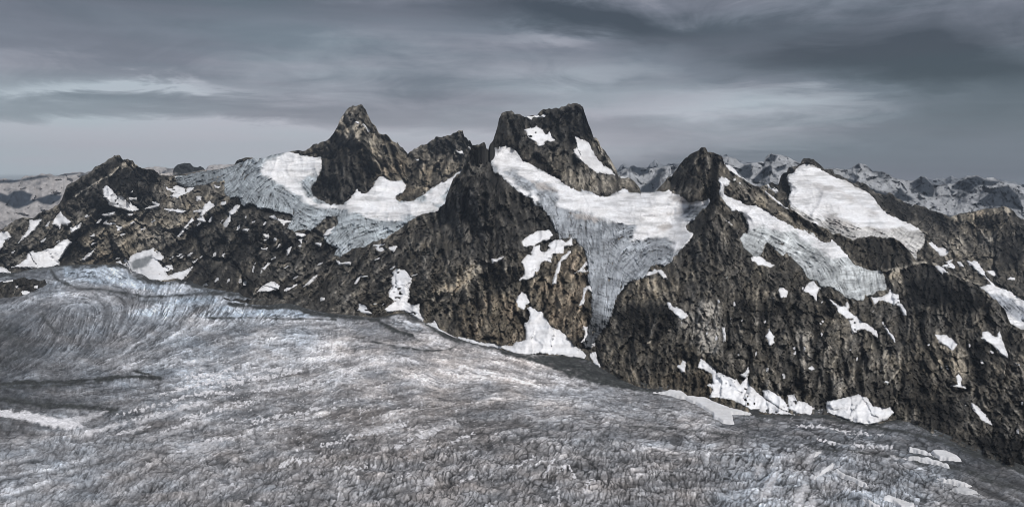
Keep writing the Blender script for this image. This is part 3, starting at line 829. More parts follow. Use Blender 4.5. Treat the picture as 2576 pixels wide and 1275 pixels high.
D2 = Depth(edge_pts(edge_r, 562, 2730, 34) + [
    (700, 754, 6500), (830, 680, 7100), (760, 748, 6560), (850, 650, 7350), (930, 615, 7500), (1010, 570, 7700), (1080, 535, 7800), (1120, 520, 7500), (1150, 440, 7350), (1190, 380, 7250), (1212, 362, 7200),
    (1228, 370, 7400), (1180, 480, 6900), (1230, 480, 6700), (1290, 500, 6950), (1330, 540, 6800), (1250, 560, 6350), (1370, 590, 6500), (1180, 600, 6500), (1100, 620, 6800), (1000, 660, 6700), (930, 720, 6400),
    (1050, 720, 6000), (1250, 660, 5800), (1330, 660, 5850), (1200, 760, 5450), (1300, 760, 5300), (1250, 830, 5000), (1130, 800, 5400), (1400, 680, 5700), (1400, 780, 5100), (1470, 650, 5950), (1480, 760, 5150), (1430, 850, 4700),
    (1340, 830, 4850), (1240, 385, 8300), (1270, 290, 9000), (1300, 285, 9000), (1350, 290, 9150), (1440, 265, 9200), (1475, 268, 9300), (1500, 340, 9500), (1545, 430, 9500), (1560, 445, 9300),
    (1300, 380, 8200), (1250, 410, 7900), (1380, 340, 8700), (1420, 380, 8500), (1480, 380, 9000), (1400, 440, 8100), (1350, 430, 7900), (1500, 450, 8500), (1500, 480, 7950), (1600, 480, 8300), (1560, 470, 8300), (1600, 487, 7750),
    (1300, 440, 7500), (1400, 490, 7450), (1340, 510, 7150), (1450, 540, 7000), (1550, 520, 7400), (1650, 487, 7560), (1700, 510, 7330), (1650, 540, 7120), (1400, 560, 6750), (1500, 600, 6500), (1600, 600, 6550), (1680, 580, 6850), (1740, 540, 6980), (1540, 670, 5950),
    (1600, 670, 5950), (1530, 740, 5400), (1500, 820, 4900), (1480, 870, 4650),
    (1680, 470, 7800), (1720, 420, 7750), (1770, 372, 7700), (1800, 385, 7600), (1730, 490, 7300), (1770, 500, 7050), (1805, 470, 6650), (1790, 540, 6250), (1822, 420, 7500), (1870, 450, 7350), (1930, 490, 7200),
    (1790, 620, 5700), (1740, 600, 6100), (1860, 620, 5750), (1700, 690, 5400), (1620, 700, 5500), (1640, 740, 5100), (1570, 790, 4950), (1800, 700, 5150), (1700, 790, 4650), (1560, 880, 4400), (1650, 880, 4250), (1780, 800, 4500), (1800, 900, 4000),
    (1830, 510, 6700), (1850, 560, 6500), (1900, 530, 6700), (1950, 580, 6350), (1960, 540, 6700), (2000, 640, 5900), (2020, 560, 6700), (2073, 573, 6500), (2090, 610, 6200), (1950, 640, 5850), (2060, 650, 5800), (2150, 700, 5400), (2200, 660, 5900),
    (2100, 730, 5100), (2230, 700, 5600), (2100, 590, 6500), (2180, 597, 6450), (2250, 600, 6450), (2290, 640, 6200), (2340, 660, 6000), (1920, 680, 5400), (1900, 760, 4750), (2000, 740, 4900), (1900, 860, 4150), (2000, 830, 4400), (2100, 800, 4650),
    (2000, 920, 3850), (2100, 900, 4000), (2200, 800, 4700), (2200, 900, 4050), (2180, 980, 3600), (2300, 730, 5200), (2300, 820, 4500), (2350, 700, 5500), (2430, 710, 5200), (2480, 760, 4900), (2400, 790, 4700), (2540, 830, 4500), (2500, 830, 4450),
    (2700, 940, 4200), (2300, 920, 3900), (2350, 990, 3600), (2400, 880, 4100), (2440, 960, 3750), (2500, 900, 4000), (2570, 930, 3800), (2480, 1050, 3350), (2560, 1080, 3200), (2700, 1100, 3100)])
# ------------------------------------------------------------------ sheet 3: ridge and snowfields behind the eastern wall
TOP3 = monotone(P((1860, 500)) + Z1((950, 590), (1000, 580), (1060, 590), (1080, 572), (1130, 556), (1150, 545), (1190, 540), (1240, 565), (1268, 575), (1290, 520), (1300, 470), (1330, 432), (1380, 428), (1386, 380), (1430, 347),
                (1500, 340), (1540, 310), (1550, 270), (1600, 248), (1640, 262), (1700, 275), (1740, 310), (1790, 350), (1820, 385)) + R4(
    (470, 240), (520, 242), (545, 275), (600, 300), (640, 320), (690, 345), (720, 335), (770, 355), (820, 400), (860, 420), (900, 432), (930, 440), (960, 415), (990, 440), (1020, 475), (1060, 480), (1130, 510),
    (1180, 510), (1240, 535), (1270, 560), (1340, 570), (1370, 590), (1420, 602), (1450, 592), (1560, 570), (1640, 552), (1700, 540), (1780, 530), (1850, 530), (1900, 560), (1930, 600), (1980, 622), (2300, 740)))
BOT3 = P((1860, 560), (1940, 570), (2080, 640), (2200, 660), (2330, 720), (2450, 800), (2560, 900), (2760, 1050))
D3 = Depth([(1900, 500, 8800), (1900, 560, 8300), (1960, 475, 8900), (1985, 440, 9100), (2030, 400, 9400), (2010, 430, 9100), (2010, 500, 8500), (1960, 540, 8000), (2000, 560, 7900), (2070, 440, 9200), (2140, 520, 8300), (2100, 480, 8700), (2050, 560, 7900), (2140, 610, 7300),
            (2180, 480, 9300), (2120, 440, 9500), (2250, 500, 9200), (2220, 530, 8500), (2290, 600, 7500), (2240, 590, 7600), (2320, 540, 9000), (2390, 545, 8800), (2350, 600, 7900), (2330, 650, 7000), (2300, 680, 6700), (2430, 600, 8000), (2480, 530, 8600),
            (2530, 525, 8700), (2580, 560, 8500), (2520, 620, 7700), (2700, 600, 8400), (2430, 680, 6800), (2500, 700, 6700), (2600, 720, 6700), (2440, 740, 6300), (2540, 780, 6000), (2600, 860, 5600), (2450, 800, 5900), (2560, 900, 5300), (2750, 800, 6200), (2760, 1050, 5000), (2700, 950, 5400)])

# ------------------------------------------------------------------ ice bodies and snow on the rock
ICE_WEST = R1((1325, 300), (1420, 285), (1500, 266), (1600, 254), (1700, 238), (1790, 208)) + R2((70, 550), (130, 520), (230, 498), (330, 480), (400, 462), (450, 452), (500, 470), (580, 490), (640, 495),
    (700, 500), (705, 560), (690, 620), (660, 680), (620, 740), (640, 790), (700, 830), (770, 858), (870, 862), (890, 830), (940, 790), (970, 745), (1010, 770), (1050, 765), (1090, 720), (1110, 670),
    (1140, 640), (1180, 645), (1220, 675), (1310, 675), (1345, 720), (1320, 760), (1290, 780), (1260, 820), (1310, 835), (1400, 830), (1500, 760), (1580, 710), (1600, 700), (1690, 650), (1770, 590),
    (1900, 600), (1800, 800), (1700, 980), (1500, 1080), (1300, 1160), (1100, 1240), (960, 1290), (880, 1262), (830, 1255), (800, 1240), (830, 1190), (745, 1150), (720, 1110), (780, 1050), (830, 1000), (820, 950), (740, 955), (700, 995), (620, 1060),
    (560, 1050), (490, 1062), (445, 1040), (480, 960), (480, 932), (400, 915), (300, 885), (220, 882), (190, 850), (150, 850), (110, 872), (90, 830), (70, 770)) + R1(
    (1815, 440), (1750, 462), (1705, 430), (1700, 330), (1600, 345), (1520, 365), (1450, 380), (1380, 368), (1330, 330))
SNOW_WEST = [R2((240, 600), (260, 560), (370, 500), (450, 450), (580, 485), (720, 495), (725, 560), (700, 625), (600, 612), (562, 650), (548, 700), (585, 780), (680, 842), (800, 872), (890, 865), (890, 820), (960, 740), (1100, 660), (1140, 630),
                (1220, 660), (1360, 670), (1360, 740), (1280, 800), (1300, 836), (1400, 840), (1480, 850), (1580, 890), (1610, 915), (1500, 925), (1400, 955), (1250, 975), (1100, 965), (960, 930), (880, 900), (760, 882), (620, 855), (540, 800), (420, 725),
                (360, 695), (350, 665), (250, 632)), R2((1480, 770), (1760, 590), (1720, 670), (1600, 790), (1620, 840), (1500, 860)), R1((1210, 270), (1330, 280), (1320, 320), (1220, 310))]
ICE_MID = R3((222, 425), (290, 423), (350, 412), (400, 420), (440, 450), (490, 520), (540, 545), (600, 580), (680, 625), (770, 670), (830, 715), (930, 765), (942, 740), (1000, 755), (1060, 785), (1100, 802),
    (1140, 790), (1200, 765), (1270, 735), (1300, 768), (1380, 768), (1500, 755), (1570, 758), (1605, 742), (1625, 775), (1680, 780), (1750, 835), (1870, 832), (1912, 808), (1900, 860), (1830, 920), (1790, 970), (1730, 1010),
    (1740, 1050), (1790, 1080), (1750, 1140), (1700, 1200)) + R6((1640, 210), (1620, 250), (1570, 280), (1500, 270), (1460, 292), (1440, 330), (1400, 380), (1340, 388), (1290, 402), (1250, 450), (1210, 510), (1180, 590), (1160, 660),
    (1120, 740), (1070, 800), (1040, 845), (1010, 900), (960, 900), (948, 860), (980, 780), (1000, 720), (1020, 660), (1015, 600), (1020, 500), (1005, 430), (985, 350), (990, 300), (985, 230), (960, 160), (920, 120), (900, 80),
    (860, 62), (770, 80), (760, 30)) + R3((740, 1050), (700, 960), (640, 880), (575, 860), (560, 820), (510, 800), (470, 770), (400, 710), (330, 640), (270, 612), (255, 560), (235, 480))
SNOW_MID = [R3((215, 420), (350, 405), (445, 445), (500, 510), (545, 538), (690, 620), (840, 708), (930, 755), (942, 735), (1000, 750), (1100, 800), (1270, 725), (1300, 760), (1500, 750), (1605, 735), (1700, 800), (1745, 880), (1690, 945), (1700, 980),
               (1740, 1005), (1800, 1080), (1650, 1215), (1640, 1150), (1580, 1100), (1500, 1085), (1400, 1130), (1330, 1130), (1320, 1060), (1340, 1020), (1200, 990), (1000, 930), (850, 900), (745, 870), (755, 800), (770, 755), (700, 705),
               (620, 675), (560, 690), (440, 600), (330, 598), (255, 560)), R3((300, 612), (350, 612), (430, 690), (500, 730), (545, 775), (510, 805), (470, 775), (400, 712)), R3((560, 760), (590, 770), (600, 860), (560, 830)),
            R3((1680, 960), (1870, 828), (1860, 845), (1700, 970))]
DIRT_MID = [R3((570, 690), (640, 680), (740, 730), (760, 760), (680, 750), (600, 740)), R3((1500, 1010), (1600, 1000), (1620, 1030), (1560, 1055), (1510, 1040)), R3((1570, 920), (1700, 915), (1690, 935), (1590, 938)), R3((860, 925), (1000, 935), (1150, 985), (1050, 990), (920, 960)),
            R3((1590, 800), (1700, 795), (1850, 840), (1780, 860), (1640, 840))]
ICE_EAST = Z1((560, 480), (600, 465), (650, 490), (690, 530), (670, 565), (620, 575), (622, 620), (622, 670), (660, 710), (760, 740), (850, 790), (920, 812), (1000, 810), (1080, 850), (1160, 890), (1240, 960),
    (1320, 1000), (1400, 1030), (1470, 1080), (1550, 1100), (1640, 1130), (1700, 1190), (1790, 1230)) + R4((300, 700), (370, 722), (420, 780), (500, 800), (520, 780), (590, 840), (640, 900), (690, 960), (760, 995), (830, 1010),
    (900, 1010), (920, 1060), (932, 1120), (942, 1160), (880, 1165), (820, 1200), (770, 1200), (760, 1240), (700, 1235), (640, 1220), (600, 1200), (550, 1160), (500, 1130), (440, 1140), (400, 1085), (345, 1080), (320, 1040), (300, 1000), (230, 930),
    (180, 880), (150, 905), (110, 870), (70, 830), (30, 800)) + P((1922, 618), (1915, 640), (1903, 648), (1888, 640), (1872, 622), (1860, 600)) + Z1((850, 1150), (920, 1150), (912, 1060), (880, 960), (830, 900), (770, 880), (730, 890), (660, 820), (600, 750),
    (565, 690), (560, 640), (590, 580), (570, 530))
SNOW_EAST = [Z1((550, 480), (600, 455), (700, 500), (700, 540), (640, 580), (640, 670), (680, 700), (920, 800), (1090, 840), (1250, 950), (1480, 1070), (1650, 1120), (1840, 1240), (1840, 1290), (1700, 1265), (1600, 1215), (1480, 1140), (1300, 1105),
                (1150, 1095), (1050, 1065), (935, 1110), (910, 1040), (870, 950), (770, 882), (730, 895), (600, 755), (550, 650)), R4((220, 640), (300, 690), (380, 715), (430, 775), (530, 770), (600, 835), (645, 895), (600, 912), (500, 915), (430, 868), (360, 800), (250, 745))]
ICE_BACK = R4((310, 195), (370, 205), (420, 235), (480, 270), (560, 310), (640, 335), (700, 375), (780, 415), (830, 450), (870, 510), (900, 555), (970, 590), (1040, 632), (1110, 650), (1180, 690), (1220, 740), (1225, 800),
    (1200, 840), (1170, 870), (1160, 960), (1000, 900), (800, 860), (600, 800), (450, 760), (300, 680), (200, 580), (215, 530), (190, 460), (212, 420), (205, 370), (180, 340), (185, 290), (230, 265), (250, 230), (290, 215))
SNOW_BACK = [R4((300, 185), (420, 225), (560, 300), (700, 365), (840, 445), (910, 550), (1050, 625), (1185, 685), (1170, 700), (1050, 690), (950, 700), (850, 680), (780, 680), (740, 700), (700, 690), (640, 640), (560, 600), (440, 600), (400, 640), (300, 580), (200, 520),
                (190, 430), (180, 300))]
DIRT_BACK = [R4((310, 350), (420, 360), (560, 400), (620, 420), (500, 400), (380, 380)), R4((620, 440), (720, 480), (760, 520), (660, 490)), R4((740, 520), (850, 560), (900, 600), (800, 570)), R4((450, 590), (560, 600), (690, 660), (680, 700), (560, 680), (480, 640)), R4((770, 690), (900, 690), (1050, 700), (900, 715))]
ICE_CORNER = Z4((800, 590), (880, 590), (900, 575), (940, 580), (880, 500), (830, 470), (790, 440), (750, 380), (710, 370), (695, 335), (740, 340), (800, 345), (840, 400), (880, 450), (892, 500), (940, 540),
    (970, 580), (1010, 610), (1100, 630), (1180, 680), (1240, 715), (1288, 740), (1600, 860), (1600, 1300), (1288, 1100), (1150, 1010), (1080, 920), (1000, 800), (900, 700))
SNOW_CORNER = [Z4((800, 580), (880, 585), (940, 580), (700, 340), (800, 340), (1100, 625), (1288, 735), (1600, 850), (1600, 900), (1288, 800), (1100, 700), (950, 690), (880, 640)), Z4((1090, 850), (1140, 900), (1288, 970), (1600, 1150), (1600, 1300), (1288, 1060), (1100, 960))]

G_SLOPE = 'snow patches lying on the western rock slope'
G_MID = 'snow patches lying on the central rock faces'
G_WALL = 'snow patches lying on the eastern rock wall'
G_BACK = 'snow patches on the ridge behind the eastern wall'
G_ICE = 'snow left lying on the valley glacier'
PATCH1 = [
    (R1((775, 390), (810, 365), (850, 400), (870, 440), (920, 435), (970, 480), (1010, 520), (1050, 550), (1000, 565), (940, 545), (880, 530), (830, 510), (820, 480), (790, 450)), 'largest snow patch high on the dark face below the slanting western summit'),
    (R1((1105, 540), (1180, 515), (1150, 490), (1220, 505), (1200, 525), (1150, 545)), 'hooked snow patch at the foot of the dark western face, right of the big wedge'),
    (R1((1240, 350), (1280, 390), (1350, 370), (1400, 390), (1480, 380), (1430, 420), (1390, 440), (1340, 460), (1295, 445), (1330, 425), (1270, 400)), 'forked snow patch in the saddle right of the western peak, under the grey ice'),
    (R1((1250, 545), (1340, 545), (1415, 560), (1380, 575), (1290, 565)), 'flat horizontal snow streak on the ledge below the saddle of the western peak'),
    (R1((1470, 565), (1540, 545), (1550, 510), (1590, 475), (1625, 520), (1580, 555), (1540, 590), (1520, 600), (1530, 570)), 'ragged snow patch with a peaked top left of the grey icefall'),
    (R1((1350, 755), (1380, 700), (1420, 660), (1460, 610), (1465, 635), (1420, 680), (1385, 730)), 'long thin snow ribbon running down a slanting gully of the western slope'),
    (R1((1675, 505), (1720, 470), (1720, 500), (1690, 520)), 'small snow patch just below left of the icefall edge'),
    (R1((1740, 570), (1790, 520), (1820, 520), (1780, 580), (1750, 590), (1745, 640), (1715, 685), (1695, 680), (1700, 650), (1740, 600)), 'crooked snow strip in the gully directly left of the western icefall toe'),
    (R1((1620, 360), (1675, 370), (1660, 390), (1635, 385)), 'lone snow spot on the brown rock between saddle and western icefall'),
    (R1((1490, 450), (1525, 450), (1520, 475), (1495, 480)), 'small square snow spot in the brown rock right of the saddle patch'),
    (R1((780, 590), (870, 570), (860, 590), (800, 600)), 'thin snow strip below the left end of the big wedge of snow'),
    (R1((965, 580), (1025, 575), (1010, 595), (970, 600)), 'small snow patch under the tip of the big wedge of snow'),
    (R1((645, 600), (700, 570), (680, 595), (655, 615)), 'small slanting snow streak on the spur under the western peak'),
    (R1((535, 690), (620, 645), (600, 690), (560, 720), (535, 735)), 'leaf-shaped snow patch on the left spur, right of the triangular patch'),
    (R1((395, 660), (410, 610), (460, 565), (500, 610), (540, 640), (510, 670), (460, 660), (455, 700), (440, 670)), 'triangular snow patch on the left flank of the western mountain'),
    (R1((120, 820), (190, 730), (215, 700), (230, 635), (315, 625), (290, 670), (240, 720), (180, 770)), 'long snow gully running down left from the dark shoulder at the left edge'),
    (R1((-120, 740), (0, 720), (50, 710), (90, 765), (40, 780), (20, 830), (0, 845), (-120, 860)), 'snow patch cut by the left edge of the picture below the dark shoulder'),
    (R1((80, 875), (120, 855), (100, 880)), 'tiny snow fleck above the far left snowfield'),
    (R1((90, 985), (150, 960), (200, 920), (210, 880), (250, 870), (320, 865), (400, 840), (450, 800), (510, 770), (540, 800), (500, 840), (470, 900), (440, 930), (450, 970), (380, 990), (290, 990), (180, 990)), 'large snowfield at the foot of the left slope beside the glacier'),
    (R1((605, 935), (650, 900), (720, 845), (700, 890), (650, 930)), 'slanting snow streak above the glacier right of the large left snowfield'),
    (R1((-100, 975), (0, 985), (50, 1000), (85, 1030), (0, 1030), (-100, 1030)), 'low snow patch at the left edge just above the black rock island'),
    (R1((690, 750), (715, 738), (720, 750), (700, 756)), 'tiny snow fleck in the middle of the brown western slope'),
    (R1((790, 655), (870, 640), (880, 660), (830, 670)), 'upper flat snow patch in the middle of the brown western slope'),
    (R1((885, 670), (910, 690), (940, 670), (910, 710), (890, 710)), 'notched snow patch in the middle of the brown western slope'),
    (R1((970, 665), (1020, 635), (1025, 645), (1000, 660)), 'small slanting snow patch above right of the notched one on the brown slope'),
    (R1((880, 950), (960, 915), (970, 960), (985, 900), (1000, 890), (1160, 845), (1220, 880), (1240, 920), (1200, 940), (1240, 980), (1300, 970), (1310, 1000), (1250, 1020), (1280, 1050), (1340, 1030), (1460, 985), (1420, 1050), (1380, 1082), (1340, 1068),
         (1220, 1088), (1100, 1078), (990, 1066), (985, 1010), (960, 976)), 'broad branching snowfield where the western slope meets the glacier'),
    (R1((990, 415), (1015, 392), (1012, 420)), 'small snow fleck on the dark western face above its big wedge of snow'),
    (R1((975, 458), (1035, 458), (1033, 472), (980, 472)), 'short level snow bar on the dark face beside the big wedge of snow'),
    (R1((1500, 620), (1540, 605), (1560, 640), (1530, 640)), 'small snow patch below the ragged one left of the icefall'),
    (R1((1840, 700), (1895, 695), (1880, 718)), 'small snow patch below the western icefall, left of the others there'),
    (R1((1895, 645), (1950, 622), (1925, 655)), 'slanting snow fleck just under the western icefall toe'),
    (R2((310, 950), (345, 938), (360, 960), (410, 970), (475, 980), (470, 995), (430, 1000), (420, 1020), (390, 990), (350, 965)), 'ragged snow strip on dark rock under the middle of the western icefall'),
    (R2((245, 1085), (280, 1070), (310, 1095), (300, 1115), (270, 1110)), 'uppermost of the stacked snow spots below the western icefall'),
    (R2((250, 1128), (285, 1122), (272, 1142)), 'second of the stacked snow spots below the western icefall'),
    (R2((245, 1190), (290, 1185), (285, 1205), (255, 1205)), 'lowest of the stacked snow spots below the western icefall'),
    (R2((505, 1072), (560, 1075), (585, 1090), (560, 1102), (510, 1092)), 'flat snow spot right of the stacked ones below the icefall'),
    (R2((530, 1125), (555, 1122), (548, 1148)), 'snow fleck directly under the flat spot below the icefall'),
    (R2((655, 1155), (705, 1145), (695, 1178)), 'snow fleck at the left edge of the lower icefall toe'),
    (R2((445, 1200), (475, 1175), (460, 1220), (440, 1242)), 'thin upright snow fleck in the dark gully below the icefall'),
    (R2((715, 1095), (740, 1050), (800, 1025), (815, 1030), (770, 1060), (790, 1075), (740, 1100)), 'snow patch on the left rim of the lower blue icefall'),
    (R2((955, 232), (985, 232), (980, 252)), 'snow spot on the pale slab near the top of the pyramid peak'),
    (R2((1015, 245), (1035, 255), (1080, 300), (1060, 312), (1040, 275)), 'narrow snow runnel on the right side of the pyramid peak summit'),
    (R2((1720, 445), (1770, 455), (1810, 470), (1795, 482), (1740, 465)), 'white snow bar under the summit of the dark angular peak'),
    (R2((1395, 498), (1440, 518), (1425, 530)), 'snow fleck in the notch between pyramid peak and angular peak'),
    (R2((1815, 420), (1842, 422), (1832, 455)), 'snow fleck on the right shoulder of the angular peak'),
    (R5((205, 362), (250, 320), (320, 280), (350, 290), (380, 310), (375, 340), (330, 355), (270, 357)), 'wedge of snow on the dark slope just above the blue crevassed ice'),
    (R5((415, 350), (450, 325), (515, 305), (500, 325), (440, 350)), 'slanting snow streak right of the wedge above the blue crevassed ice'),
    (R5((565, 325), (600, 280), (680, 220), (672, 242), (620, 297)), 'longest thin snow ribbon slanting down the dark lower slope'),
    (R5((255, 180), (290, 145), (312, 145), (300, 165), (265, 195)), 'small snow patch alone on the dark slope below the stacked spots'),
]
